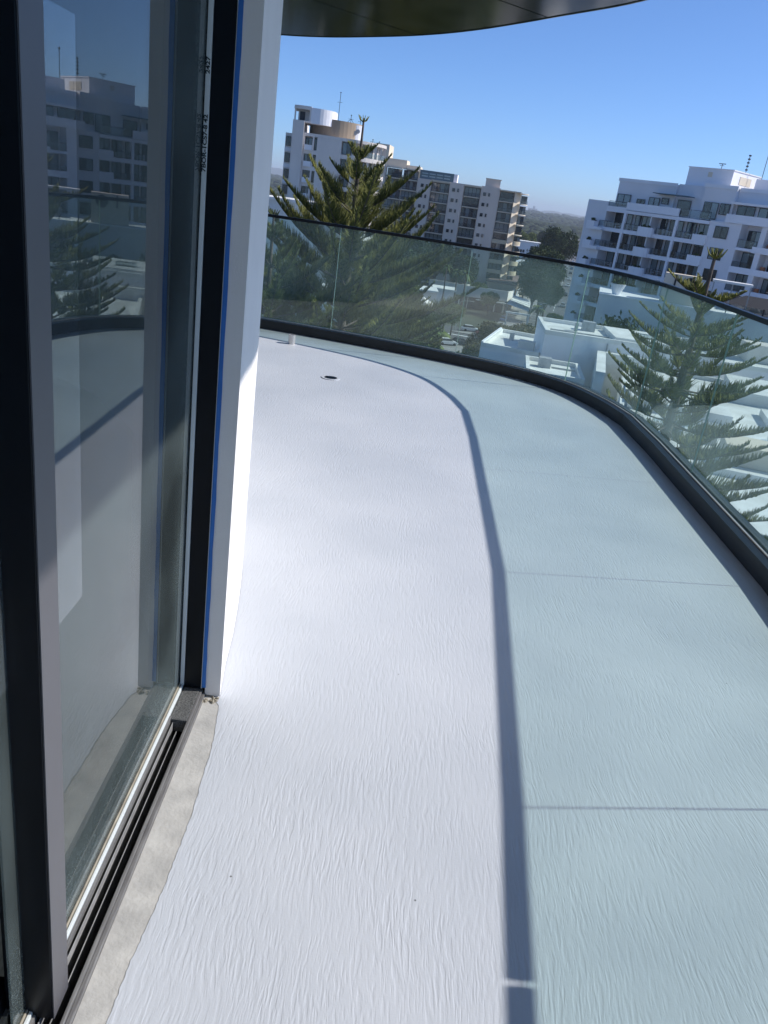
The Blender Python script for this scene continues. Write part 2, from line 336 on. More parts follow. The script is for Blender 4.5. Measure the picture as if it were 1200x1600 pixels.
for a, b in zip(ss[:-1], ss[1:]):
    o = MB().sweep(P2(seg(a + .002, b - .002, .085)), P2(seg(a + .002, b - .002, .095)), .03, 1.067, 0, 1).build('glass_panel', [M['glass'], M['gedge']], bal)
s_gap = s_near(1.745, 1.40)  # unseen gap added to let a slit of light cross the rail shadow
for a, b in ((0, s_gap - .006), (s_gap + .006, SL)):
    MB().sweep(P2(seg(a, b, .073)), P2(seg(a, b, .107)), 1.064, 1.092).build('handrail', M['black'], bal, bevel=.003)

# floor pipe and drain
t = thing('vent_pipe', (-1.09, 7.49, 0), 'short stub of grey pipe standing up from the far deck', 'pipe')
mb = MB(); n = 24
ring = [(math.cos(2 * math.pi * i / n), math.sin(2 * math.pi * i / n)) for i in range(n + 1)]
mb.sweep([(c * .033, s * .033) for c, s in ring], [(c * .029, s * .029) for c, s in ring], -.002, .088)
mb.build('pipe_wall', M['steel'], t, smooth=True)
t = thing('floor_drain', (-.58, 6.31, 0), 'small round floor drain sunk in the white deck', 'drain')
mb = MB(); mb.sweep([(c * .075, s * .075) for c, s in ring], [(c * .055, s * .055) for c, s in ring], .0005, .006); mb.build('drain_rim', M['deck'], t, smooth=True)
MB().cyl(0, 0, .0005, .003, .054).build('drain_plate', M['drain'], t)
mb = MB()
for i in range(-3, 4): mb.box(-.045, .045, i * .013 - .003, i * .013 + .003, .003, .0055)
mb.build('drain_grate', M['black'], t)

# ------------------------------------------------------------------ wall, tape
w = MB().prism([tuple(p) for p in reversed([(-.451, 1.957)] + wall_out + [(-6, 6.5), (-2.9, 5.6), (-1.95, 4.9), (-1.35, 4.1), (-1.05, 3.4), (-.9, 2.6), (-.62, 2.06), (-.451, 2.06)])], .004, 2.995).build('rendered_wall', M['wall'], smooth=True)
tag(w, 'white rendered curved wall beside the door, sunlit at its foot', 'wall')
t = MB(); zz = np.linspace(.03, 2.99, 60); L = [(-.4585, 1.9555, z) for z in zz]
for i in range(59):
    a, b = zz[i], zz[i + 1]; xa = -.4495 + .0007 * math.sin(a * 23) + .0005 * math.sin(a * 61); xb = -.4495 + .0007 * math.sin(b * 23) + .0005 * math.sin(b * 61)
    t.poly([(-.4605, 1.953, a), (xa, 1.953, a), (xb, 1.953, b), (-.4605, 1.953, b)])
o = t.build('masking_tape', M['tape'], fixn=False); o.modifiers.new('s', 'SOLIDIFY').thickness = .001
tag(o, 'long strip of blue masking tape down the joint of door frame and wall', 'tape')
mb = MB()
for i in range(26):
    x = rnd.uniform(-.46, -.41); y = rnd.uniform(1.925, 1.955); r = rnd.uniform(.002, .007)
    mb.tube([(x, y, -.001), (x + rnd.uniform(-.002, .002), y, r * .8)], [r, r * .5], 6)
tag(mb.build('mortar_crumbs', M['beige']), 'brown crumbs of mortar heaped at the foot of the wall corner', 'debris')
# own building wall behind the camera
w = MB().box(-.62, -.46, -3.6, -.62, .004, 2.995).build('side_wall', M['wall']); tag(w, 'white rendered wall on the near side of the sliding door', 'wall')

# ------------------------------------------------------------------ fixed door light and track (frame turned by 1.35 degrees)
fx = thing('fixed_door_panel', (-.458, 1.98, 0), 'fixed dusty tinted glass door panel with black jamb, white bead and grooved sill track', 'door panel', rz=R(1.35))
MB().box(-.0568, -.006, -.02, .06, .022, 2.99).build('jamb', M['black'], fx, bevel=.002)
MB().box(-.0062, -.0035, -.021, .03, .022, 2.99).build('sealant_line', M['whiteplastic'], fx)
MB().box(-.16, -.0753, -.035, .05, .022, 2.99).build('jamb', M['black'], fx)
MB().box(-.0751, -.0684, -.0122, .03, .03, 2.99).build('jamb', M['black'], fx)
bead = MB().box(-.068, -.057, -.024, .03, .026, 2.99).build('glazing_bead', M['whiteplastic'], fx, bevel=.001)
MB().box(-.0745, -.0705, -1.08, -.0125, .03, 2.99).build('glass_pane', M['doorglass'], fx)
MB().box(-.0704, -.0662, -1.2, -.0245, .018, .034).build('bottom_bead', M['beige'], fx, bevel=.002)
MB().box(-.0661, -.0647, -1.2, -.0245, .012, .024).build('bottom_seal', M['black'], fx)
MB().box(-.0645, -.0585, -2.6, -.0245, .012, .030).build('white_gasket', M['whiteplastic'], fx, bevel=.001)
MB().box(-.0583, -.053, -2.6, -.165, -.04, .022).build('track_ledge', M['lip'], fx, bevel=.001)
MB().box(-.0470, -.0455, -2.6, -.165, -.044, .010).build('track_fin', M['fin'], fx)
MB().box(-.0290, -.0275, -2.6, -.205, -.044, .004).build('track_fin', M['fin'], fx)
MB().box(-.0970, .0075, -2.6, -.0205, -.10, -.045).build('track_floor', M['grooveblack'], fx)  # near-black colour carries the shade of the deep groove
MB().box(-.008, -.001, -2.6, -.02, -.044, .018).build('track_lip', M['lip'], fx, bevel=.0015)
MB().box(-.001, .008, -2.6, -.02, -.044, .010).build('track_lip', M['lip'], fx, bevel=.0015)
MB().box(-.0565, -.0085, -.175, -.0205, -.02, .020).build('cover_plate', M['grime'], fx, bevel=.002)
MB().box(-.20, -.0976, -2.6, .05, -.005, .028).build('inner_sill', M['lip'], fx)
# printed code running up the bead
def text_mesh(txt, size, m):
    cu = bpy.data.curves.new('t', 'FONT'); cu.body = txt; cu.size = size; cu.extrude = .0001; cu.offset = .0004
    ob = bpy.data.objects.new('t', cu); COL.objects.link(ob); bpy.context.view_layer.update()
    me = bpy.data.meshes.new_from_object(ob.evaluated_get(bpy.context.evaluated_depsgraph_get())); COL.objects.unlink(ob); bpy.data.objects.remove(ob)
    me.materials.clear(); me.materials.append(m); return me
for txt, z0 in (('7BOR-1CS7-8 42', 1.434), ('2427', 1.634)):
    o = link('printed_code', text_mesh(txt, .0125, M['ink']), fx)
    # baseline runs up the bead, letters face the viewer
    o.matrix_parent_inverse = Matrix(); o.matrix_basis = Matrix(((0, -1, 0, -.0588), (0, 0, -1, -.0248), (1.35, 0, 0, z0), (0, 0, 0, 1)))

# sliding leaf
lf = thing('sliding_door_leaf', (-.455, .945, 0), 'tall black framed sliding door leaf in front of the fixed panel', 'sliding door', rz=R(1.35))
MB().box(-.084, -.0012, .0, .064, .016, 2.97).build('stile', M['black'], lf, bevel=.002)
MB().box(-.001, .001, .001, .063, .016, 2.97).build('sunlit_face_strip', M['stile'], lf)  # lighter grey puts the sunlight on this stile face into the colour
MB().box(-.108, -.102, -1.45, .0, .07, 2.9).build('glass_pane', M['doorglass'], lf)
MB().box(-.125, -.085, -1.45, .03, .016, .07).build('bottom_rail', M['black'], lf, bevel=.002)
MB().box(-.125, -.085, -1.45, .03, 2.9, 2.97).build('top_rail', M['black'], lf)
MB().box(-.125, -.04, -1.56, -1.4505, .016, 2.97).build('stile', M['black'], lf, bevel=.002)

# room behind the glass
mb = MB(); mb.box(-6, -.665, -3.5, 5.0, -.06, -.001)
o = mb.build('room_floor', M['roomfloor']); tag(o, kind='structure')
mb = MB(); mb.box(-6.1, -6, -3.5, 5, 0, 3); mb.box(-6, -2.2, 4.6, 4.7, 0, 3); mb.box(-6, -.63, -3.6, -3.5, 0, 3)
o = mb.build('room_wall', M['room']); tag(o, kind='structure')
# clear film added outside the pane; its extra reflection brightens this strip
o = MB().box(-.0700, -.0697, -1.07, -.755, .717, 1.614).build('reflection_film', glass_mat('clear_film', (.97, .98, .98), 1.55, .06, (.55, .62, .68)), fx)

# ------------------------------------------------------------------ canopy
cano = catmull([(2.12, -4), (2.12, 0), (2.11, 2.0), (2.06, 3.4), (1.92, 4.8), (1.68, 6.0), (1.35, 7.0), (.9, 7.8), (.26, 8.86), (-.31, 9.58), (-.93, 10.15), (-1.52, 10.6), (-2.12, 10.89), (-3.2, 11.2), (-6, 11.5)], 6)
inner = [(-.9, -4)] * 12
cp = thing('roof_canopy', (0, 2, 3.0), 'dark glossy panelled canopy with a curved edge overhanging the balcony', 'canopy')
CL = np.concatenate([[0], np.cumsum(np.linalg.norm(np.diff(cano, axis=0), axis=1))])
def cpt(s): return np.array([np.interp(s, CL, cano[:, 0]), np.interp(s, CL, cano[:, 1])])
cuts = np.arange(0, CL[-1] + .01, CL[-1] / 10)
def innp(s):
    t = s / CL[-1]; return np.array([-1.2 - 4.6 * max(0, t - .45) * 1.6, -4 + 10 * min(1, t * 1.45) + 1.2 * t])
for rI, (ra, rb) in enumerate(((0, .47), (.475, .997))):
    for i in range(10):
        a, b = cuts[i] + .012, cuts[i + 1] - .012
        S = np.linspace(a, b, 9)
        o = [cpt(s) for s in S]; n_ = [innp(s) for s in S]
        A = [p + (q - p) * ra - np.array([0, 2]) for p, q in zip(o, n_)]; B = [p + (q - p) * rb - np.array([0, 2]) for p, q in zip(o, n_)]
        MB().sweep(A, B, 0.0 + rnd.uniform(0, .0015), .02).build('soffit_panel', M['soffit'], cp)
MB().prism([tuple(p - np.array([0, 2])) for p in (list(cano) + [np.array([-6, -4])])], .022, .26).build('canopy_slab', M['black'], cp)
MB().sweep([tuple(p - np.array([0, 2])) for p in offset(cano, -.004)], [tuple(p - np.array([0, 2])) for p in offset(cano, -.016)], -.006, .27).build('fascia', M['soffit'], cp)

# ================================================================== the town
# ground, road, haze come first
far = MB().poly([(-14000, -900, G - .5), (14000, -900, G - .5), (14000, 14000, G - .5), (-14000, 14000, G - .5)]) or None
g_ = MB(); g_.poly([(-11500, -600, G), (11500, -600, G), (11500, 11500, G), (-11500, 11500, G)])
o = g_.build('ground', M['ground'], fixn=False); tag(o, kind='structure')
hz, nt, nd, lk = newmat('air_haze')
ov = N(nd, 'ShaderNodeOutputMaterial'); pv = N(nd, 'ShaderNodeVolumePrincipled'); lk.new(pv.outputs[0], ov.inputs['Volume'])
pv.inputs['Color'].default_value = (.80, .88, 1.0, 1); pv.inputs['Density'].default_value = 1.25e-4; pv.inputs['Anisotropy'].default_value = .1
o = MB().box(-12000, 12000, -650, 12000, G - 1.2, 95).build('haze', hz, fixn=True); tag(o, kind='stuff')

# main street running away along azimuth 10.2 degrees
RD = R(10.35); rdir = np.array([math.sin(RD), math.cos(RD)]); rn = np.array([math.cos(RD), -math.sin(RD)])
RO = np.array([24.0, 150.0])                     # a point of the street's centre line
def rp(s, o): p = RO + rdir * s + rn * o; return (float(p[0]), float(p[1]))
def strip(name, m, s0, s1, o0, o1, z0, z1=None):
    mb = MB(); q = [rp(s0, o1), rp(s1, o1), rp(s1, o0), rp(s0, o0)]
    if z1 is None: mb.poly([(x, y, z0) for x, y in q])
    else: mb.prism(q, z0, z1)
    return mb.build(name, m)
o = strip('main_road', M['asphalt'], 34, 2600, -6, 9, G + .004); tag(o, kind='structure')
o = strip('pavement', M['paving'], 64, 900, -13.5, -6.01, G, G + .13); tag(o, kind='structure')
o = strip('pavement', M['paving'], 70, 900, 9, 13, G, G + .13); tag(o, kind='structure')
mb = MB()
mb.poly([(-40, 186, G + .008), (60, 186, G + .008), (60, 204, G + .008), (-40, 206, G + .008)])
o = mb.build('cross_road', M['asphalt']); tag(o, kind='structure')
mb = MB(); mb.poly([(-16, 150, G + .012), (12, 150, G + .012), (12, 184, G + .012), (-16, 186, G + .012)])
o = mb.build('paved_square', M['paving']); tag(o, kind='structure')
mb = MB()
for s in range(60, 700, 9):
    for q in (rp(s, -.1),):
        a, b, c, d = rp(s, .12), rp(s + 4, .12), rp(s + 4, -.12), rp(s, -.12); mb.poly([(x, y, G + .012) for x, y in (a, b, c, d)])
for s in range(60, 420, 6):
    for oo in (-4.6, 6.6):
        a, b, c, d = rp(s, oo + 1.2), rp(s + .25, oo + 1.2), rp(s + .25, oo - 1.2), rp(s, oo - 1.2); mb.poly([(x, y, G + .012) for x, y in (a, b, c, d)])
for k in range(7):
    a = rp(38 + k * 0.0, -6 + k * 2); q = [rp(31, -7 + k * 2), rp(35, -7 + k * 2), rp(35, -6 + k * 2), rp(31, -6 + k * 2)]; mb.poly([(x, y, G + .012) for x, y in reversed(q)])
for i in range(3): mb.poly([(2 + i * 7, 192, G + .013), (7 + i * 7, 191, G + .013), (7.2 + i * 7, 191.8, G + .013), (2.2 + i * 7, 192.8, G + .013)])
o = mb.build('road_markings', M['line']); tag(o, kind='stuff')
mb = MB()   # kerbed traffic island
mb.prism([(9, 196), (16, 194.6), (22, 197), (15, 199)], G + .008, G + .15); o = mb.build('traffic_island', M['paving']); tag(o, kind='structure')

# ---- shared window meshes (origin at lower left front, glass facing -y)
_wc = {}
def window(par, x, y, z, w, h, n=2, curtain=0, rz=0, sub=True):
    key = (round(w, 2), round(h, 2), n, curtain)
    if key not in _wc:
        f = MB(); t = .07
        f.box(0, w, -.10, -.02, 0, t); f.box(0, w, -.10, -.02, h - t, h)
        for i in range(n + 1):
            xx = i * (w - t) / n; f.box(xx, xx + t, -.098, -.022, t, h - t)
        g = MB().box(.02, w - .02, -.075, -.068, .02, h - .02)
        b = MB().box(.01, w - .01, -.03, -.006, .01, h - .01)
        if curtain:
            for i in range(n):
                if (i + curtain) % 2 == 0 or curtain == 3:
                    xx = i * (w - t) / n + .1; b.box(xx, xx + (w - t) / n - .15, -.05, -.045, .08, h - .08, 1)
        _wc[key] = (f.mesh('window', M['frame']), g.mesh('pane', M['winglass']), b.mesh('window_back', [M['winback'], M['curtain']]))
    f, g, b = _wc[key]
    o = link('window', f, par, (x, y, z), rz)
    link('pane', g, o)
    if sub: link('window_back', b, o)
    return o
_rc = {}
def railing(par, x0, x1, y, z, h=1.0, glassy=True):
    key = (round(x1 - x0, 2), h, glassy)
    if key not in _rc:
        w = x1 - x0; mb = MB(); mb.box(0, w, -.03, .03, h - .06, h)
        n = max(1, int(w / (1.1 if glassy else .14)))
        for i in range(n + 1):
            xx = i * (w - .04) / n; mb.box(xx, xx + .04, -.02, .02, 0, h - .06)
        if glassy: mb.box(.01, w - .01, -.008, .008, .08, h - .1, 1)
        _rc[key] = mb.mesh('railing', [M['frame'], M['winglass']])
    return link('railing', _rc[key], par, (x0, y, z))
def planter_bush(mb, x, y, z, r, n=40):
    for i in range(n):
        a = rnd.uniform(0, 6.28); e = rnd.uniform(0, 1.5); d = r * rnd.uniform(.5, 1)
        c = Vector((x + d * math.cos(a) * math.cos(e), y + d * math.sin(a) * math.cos(e), z + d * math.sin(e)))
        u = Vector((rnd.gauss(0, 1), rnd.gauss(0, 1), rnd.gauss(0, 1))).normalized() * r * .35; v = Vector((rnd.gauss(0, 1), rnd.gauss(0, 1), rnd.gauss(0, 1))).normalized() * r * .3
        mb.poly([c - u, c + v, c + u, c - v])

# ---- D: white apartment block on the right
D = thing('apartment_block', (28.57, 123.74, 0), 'cool white apartment block at right with deep balconies, columns and a rooftop lift box', 'building', rz=R(-45))
W, W2 = M['dwhite'], M['dwhite2']
zs = [3.35 - 2.72 * k for k in range(12)]       # top face of each slab fascia
bx('side_wing', W, D, -6.9, -3.4, 0, 13, G, 4.25)
bx('rear_wall', W, D, -3.4, 12.8, 2.3, 13, G, 3.4)
mb = MB(); mb.box(12.8, 17.2, 0, 13, G, 3.45); mb.box(17.2, 27, 2.0, 13, G, 3.45); mb.box(19.9, 20.6, 0, 2, G, 3.45); mb.box(25.5, 27, 0, 2, G, 3.45)
mb.build('front_wall', W, D, fixn=False)
for k, z in enumerate(zs):
    mb = MB(); mb.box(-3.39, 12.79, -.15, 2.29, z - .32, z, 0); mb.box(-3.395, 12.795, -.2, -.05, z - .42, z + (.12 if k else .0), 1)
    mb.build('balcony_slab', [W, W2], D, fixn=False)
    if k and z > -20:
        b = MB(); b.box(-5.6, -3.0, -1.15, -.16, z - .42, z + .0); b.box(-5.62, -4.3, -1.2, -.17, z + .0, z + .75); b.build('balcony_parapet', W2, D, fixn=False)
        railing(D, -4.2, -.2, -.1, z + .12, .85)
        railing(D, .15, 2.6, -.1, z + .12, .85); railing(D, 5.3, 8.0, -.1, z + .12, .85); railing(D, 8.4, 10.8, -.1, z + .12, .85)
        b = MB(); b.prism([(2.7, -.19), (2.75, -.75), (3.1, -1.05), (3.9, -1.15), (4.7, -1.05), (5.05, -.75), (5.1, -.19)], z - .4, z + .85); b.build('rounded_parapet', W2, D)
        bx('balcony_parapet', W2, D, 10.9, 12.95, -.25, .1, z - .2, z + .9)
        b = MB(); planter_bush(b, 3.6, -.6, z + .82, .38); planter_bush(b, 4.3, -.6, z + .82, .3); planter_bush(b, -4.9, -.7, z + .7, .45, 50)
        if k in (1, 2): planter_bush(b, 12.0, .0, z + .85, .4)
        b.build('planting', M['leafdark'], D, fixn=False)['kind'] = 'stuff'
        b = MB()     # table and chairs
        for fxx in (1.2, 6.6, 9.6, -2.2):
            x = fxx + rnd.uniform(-.4, .4); b.box(x - .4, x + .4, .7, 1.4, z + .66, z + .72); b.box(x - .04, x + .04, 1, 1.08, z, z + .66)
            for sgn in (-1, 1):
                b.box(x + sgn * .8 - .22, x + sgn * .8 + .22, .8, 1.25, z + .4, z + .45); b.box(x + sgn * 1.0 - .03, x + sgn * 1.0 + .03, .8, 1.25, z, z + .9)
        b.build('balcony_furniture', M['dwhite2'] if k % 2 else M['steelgrey'], D, fixn=False)['kind'] = 'stuff'
for k, z in enumerate(zs[1:9]):
    h = 2.15
    for j, (x, w, n) in enumerate(((-3.1, 1.2, 1), (-1.9, 1.7, 2), (.3, .9, 1), (1.4, 1.5, 2), (4.5, 1.0, 1), (5.9, 2.1, 2), (8.55, 1.4, 2), (10.3, 2.3, 3))):
        window(D, x, 2.2, z + .13, w, h, n, (k + j) % 4)
    for x in (3.9,): bx('partition', W, D, x, x + .18, .1, 2.29, z + .01, z + 2.39)
for x in (-.1, 8.1): bx('column', W2, D, x - .17, x + .2, -.24, .2, G, 3.37)
# right hand windows and recesses
for k, z in enumerate(zs[1:9]):
    window(D, 13.75, -.02, z + .85 - .1, 1.85, 1.5, 2, (k * 2) % 4)
    mb = MB(); mb.box(17.21, 27, -.1, 1.99, z - .32, z + .0); mb.box(19.4 if k % 2 == 0 else 17.1, 27, -.16, -.02, z - .42, z + (.35)); mb.build('balcony_slab', W2, D, fixn=False)
    window(D, 17.5, 1.9, z + .02, 2.0, 2.2, 2, (k + 1) % 4); window(D, 21.2, 1.9, z + .3, 2.2, 1.8, 3, k % 3); window(D, 24.0, 1.9, z + .3, 1.2, 1.8, 2, 0)
    railing(D, 17.3, 19.8, -.05, z + .05, .95)
    b = MB(); b.box(20.9, 21.4, .5, 1.0, z, z + .8); b.build('balcony_pot', M['pot'], D, fixn=False)
# top level, set back
mb = MB()
mb.box(-3.3, 6.0, 1.5, 12.9, 3.41, 7.45); mb.box(6.0, 10.4, 1.9, 12.9, 3.41, 7.6); mb.box(10.4, 14.9, .9, 12.9, 3.46, 7.8); mb.box(14.9, 27, 1.6, 12.9, 3.46, 7.7)
mb.build('top_storey', W, D, fixn=False)
for q in ((-3.42, 6.0, 1.38, 1.5, 7.2, 7.62), (10.28, 15.0, .78, .9, 7.5, 7.95), (15.001, 27, 1.48, 1.6, 7.4, 7.85)): bx('roof_parapet', W2, D, *q)
bx('terrace_roof', W2, D, 14.8, 27.05, -.1, 1.47, 5.75, 6.02)
for q in ((-.1, 8.15, -.32, -.05, 3.42, 4.42), (-3.3, -.12, -.24, -.05, 3.36, 3.66), (14.9, 27, -.32, -.05, 3.47, 4.5)): bx('terrace_parapet', W2, D, *q)
railing(D, 8.3, 12.7, -.12, 3.42, 1.05); railing(D, -3.2, -.2, -.12, 3.6, .8)
bx('terrace_awning', M['teal'], D, 3.5, 8.9, -.3, 1.6, 6.0, 6.1)
window(D, -3.0, 1.4, 3.9, 2.2, 1.6, 2, 3); window(D, .3, 1.4, 4.2, 1.3, .9, 2, 0); window(D, 2.2, 1.4, 3.7, 1.7, 1.8, 2, 3); window(D, 4.2, 1.4, 4.8, 1.1, .8, 1, 0)
window(D, 6.5, 1.8, 3.6, 2.0, 2.0, 1, 0); window(D, 10.9, .8, 3.6, 2.1, 2.1, 2, 1); window(D, 13.2, .8, 4.3, 1.4, 1.4, 2, 0)
window(D, 15.3, 1.5, 4.5, 2.4, 1.2, 2, 0); window(D, 18.2, 1.5, 4.5, 2.4, 1.2, 2, 2); window(D, 21.5, 1.5, 4.5, 2.4, 1.2, 2, 0)
mb = MB(); mb.box(6.2, 12.7, 3, 11.4, 7.6, 9.9); mb.build('lift_box', W2, D, fixn=False)
mb = MB(); mb.box(6.1, 12.8, 2.9, 11.5, 9.9, 10.02); mb.build('lift_box_cap', W2, D, fixn=False); bx('plant_room', W2, D, 14.6, 22, 6, 12, 7.7, 9.35)
bx('lift_box_vent', M['ccream'], D, 9.2, 9.8, 2.93, 2.998, 8.9, 9.5)
bx('lift_box_vent', M['ccream'], D, 12.702, 12.76, 5.2, 8.6, 8.4, 9.4)
for x, y, z, h, kind in ((9.3, 6, 10.02, .9, 0), (11.9, 8, 10.02, 2.4, 1), (13.9, 9, 7.8, 5.2, 2), (18.0, 8, 9.35, 2.6, 2)):
    mb = MB(); mb.tube([(x, y, z), (x, y, z + h)], .045, 5)
    if kind == 0: mb.box(x - .5, x + .5, y - .03, y + .03, z + h - .1, z + h); mb.box(x - .3, x + .3, y - .03, y + .03, z + h - .3, z + h - .25)
    if kind == 1:
        for j in range(5): mb.box(x - .13, x + .13, y - .13, y + .13, z + .4 + j * .45, z + .58 + j * .45)
    if kind == 2: mb.box(x - .1, x + .1, y - .1, y + .1, z + h, z + h + .22)
    mb.build('antenna', M['frame'], D, fixn=False)

# ---- C: long balcony block in the middle distance
C = thing('balcony_slab_block', (18.83, 269.34, 0), 'long warm grey balcony block with tall blank piers, cream corner and teal roof screen', 'building', rz=R(-4))
cb = M['cbeige']; cc = M['ccream']
bx('rear_wall', cb, C, -35, 9.2, 1.9, 16, G, 6.1)
for x0, x1, zt in ((-35.2, -33.4, 8.6), (-23.1, -18.7, 6.4), (-12.8, -8.3, 6.5), (-2.9, 3.0, 6.7)):
    bx('pier', cb, C, x0, x1, -.6, 2.2, G, zt)
MB().prism([(7.7, -1.4), (9.7, 1.3), (9.3, 9), (7.7, 9)], G + 4, 6.13).build('corner_pier', cc, C); bx('return_wall', cc, C, 9.3, 9.9, 2.2, 12, G, 6.3)
bays = ((-33.3, -28.3, 2), (-28.1, -23.2, 2), (-18.6, -12.9, 1), (-8.2, -3.0, 1), (3.1, 7.6, 0))
_bb = {}
for bi, (x0, x1, tp) in enumerate(bays):
    zt = 8.6 if tp == 2 else 6.2
    for k in range(11 if tp else 10):
        z = zt - 3.05 * k
        if z < G + 1.5: break
        w = round(x1 - x0, 2)
        if w not in _bb:
            _bb[w] = MB().box(0, w, -.75, 1.89, -.26, 0).mesh('balcony_slab', cc)
        link('balcony_slab', _bb[w], C, (x0, 0, z))
        if z < zt: railing(C, x0, x1, -.7, z, 1.0, tp != 1)
        if z - 3.05 > G:
            n = 4 if w > 4.8 else 3
            window(C, x0 + .15, 1.75, z - 3.0, w - .3, 2.6, n, (k + bi) % 4, sub=True)
# rounded corner balconies on the sunlit end
for k in range(10):
    z = 6.1 - 3.05 * k; big = k >= 6
    a = [(9.31 + 3.0 * math.sin(t), 1.2 - 2.6 * math.cos(t)) for t in np.linspace(0, 1.5, 8)]
    P_ = [(9.31, -1.3)] + [(9.31 + (2.9 if not big else 3.3) * math.sin(t), 2.2 - (3.3) * math.cos(t)) for t in np.linspace(.1, 1.57, 8)] + [(9.31, 5.5)]
    MB().prism(P_, z - .28, z).build('corner_balcony_slab', M['cyellow'] if big else cc, C)
    if big or k == 5:
        Q = P_[1:-1]; c0 = np.array([9.31, 2.2]); Bq = [tuple(c0 + (np.array(q) - c0) * .95) for q in Q]
        MB().sweep(Q, Bq, z + .001, z + 1.05).build('corner_balcony_front', M['cyellow'], C)
        bx('balcony_front', M['cyellow'], C, 3.1, 7.6, -.95, -.76, z - .3, z + .9)
    elif k > 0:
        Q = P_[1:-1]; c0 = np.array([9.31, 2.2]); Bq = [tuple(c0 + (np.array(q) - c0) * .97) for q in Q]
        MB().sweep(Q, Bq, z + .001, z + 1.0).build('corner_balcony_front', M['winglass'], C)
    if k < 9: window(C, 9.95, 2.1, z - 2.95, 1.9, 2.3, 2, k % 3)
for x0 in (-22.2, -12.2, -2.4, ):
    for k in range(9):
        z = 4.4 - 3.05 * k
        window(C, x0 + .3, -.66, z - .5, .9, 1.0, 1, 0); window(C, x0 + 1.9, -.66, z - .5, .55, 1.0, 1, 0)
mb = MB(); mb.box(-22.8, -12.0, 1.0, 1.4, 6.3, 8.95); mb.build('roof_screen', M['teal'], C, fixn=False)
for r_ in range(2):
    for i in range(4):
        bx('screen_louvre', M['tealslit'], C, -22.1 + i * 2.35, -20.2 + i * 2.35, .93, .998, 7.1 + r_ * .8, 7.4 + r_ * .8)
bx('roof_end_wall', M['dwhite2'], C, -12.0, -10.9, 1.0, 9, 6.12, 8.9)
for q in ((-33.45, -27.4, 2, 12, 8.6, 11.0), (-38, -33.5, 2, 14, 8.6, 14.8), (-27.3, -22.9, 2, 10, 6.1, 9.7)): bx('roof_plant_room', cc, C, *q)
bx('roof_tower', cb, C, -1.9, 2.7, .4, 5, 6.12, 8.9); bx('roof_tower_cap', cc, C, -2.0, 2.9, .3, 5.1, 8.9, 9.15)
for q in ((3.0, 9.6, -1.5, 12, 6.13, 6.42), (-18.7, -12.9, -.9, 2, 6.22, 6.5), (-8.29, -2.91, -.9, 2, 6.22, 6.5)): bx('roof_slab', cc, C, *q)
# podium: curved shop front below the tower
pd = thing('curved_podium', (17.5, 246, G), 'low grey podium with a curved parapet and dark shop glazing under the tall balcony block', 'building', rz=R(-4))
arc = [(-14, 2)] + [(-10 + 20 * t, .8 - 2.5 * math.sin(t * 2.6)) for t in np.linspace(0, 1, 14)] + [(11.5, 3.2), (12, 7), (12, 14)]
arcB = [(x * .98, y + .4) for x, y in arc]
MB().sweep(arc, arcB, 3.6, 6.6).build('parapet', M['bgrey'], pd)
MB().prism(list(arcB) + [(-14, 14)], 3.5, 5.6).build('podium_roof', M['roofwhite'], pd)
MB().prism([(x * .93, y + 2) for x, y in arc] + [(-13, 15)], 0, 3.49).build('shop_glazing', M['winback'], pd)
for i in range(9):
    x = -12.5 + i * 2.7; bx('column', M['bgrey'], pd, x, x + .4, .6, 1.0, 0, 3.5)
MB().prism([(x * .96, y - .9) for x, y in arc[8:17]] + [(9, 3)], 3.0, 3.25).build('canopy', M['canvas'], pd)

# ---- B: tower with round drum behind the pine
B = thing('round_topped_tower', (-14.64, 167.36, 0), 'pale grey tower behind the tall pine, with a rust stained drum on its roof', 'building', rz=R(5))
bg_ = M['bgrey']
right = [(-1.5 + 7.0 * math.sin(t), 8 - 8.0 * math.cos(t)) for t in np.linspace(0.02, 1.57, 12)]
def bplan(x0): return [(x0, 0)] + right + [(5.5, 18), (x0, 18)]
levels = [9.6 - 2.9 * k for k in range(13)]
MB().prism([(-10.8, 1.2)] + [(-1.5 + 5.8 * math.sin(t), 8 - 6.8 * math.cos(t)) for t in np.linspace(.02, 1.57, 12)] + [(4.3, 17), (-10.8, 17)], G, 9.3).build('core', bg_, B)
for k, z in enumerate(levels):
    if z < G: break
    MB().prism(bplan(-10.79), z - .75 if k else z - .55, z).build('floor_band', M['dwhite2'] if 0 else bg_, B)
    if k:
        Q = [(-1.5 + 6.95 * math.sin(t), 8 - 7.95 * math.cos(t)) for t in np.linspace(.35, 1.57, 9)]
        MB().sweep(Q, [(x * .985, y + .1) for x, y in Q], z + .001, z + .95).build('balustrade', M['winglass'], B)
for t in np.linspace(.28, 1.55, 6): bx('column', bg_, B, -1.5 + 6.8 * math.sin(t) - .22, -1.5 + 6.8 * math.sin(t) + .2, 8 - 7.8 * math.cos(t), 8.4 - 7.8 * math.cos(t), G, 9.3)
mb = MB(); mb.box(-8.1, -3.4, .02, 1.19, G, 9.04); mb.build('front_wall', bg_, B, fixn=False)
for x in (-9.0, -10.79): bx('fin_wall', bg_, B, x, x + .32, .02, 1.19, G, 9.04)
for x in (-1.3,): bx('fin_wall', bg_, B, x, x + .5, .05, 1.19, G, 9.04)
bx('shaft', bg_, B, -12.95, -10.8, -.6, 16, G, 11.5)
bx('side_strip', bg_, B, -14.3, -12.96, 1.4, 14, G, 9.2)
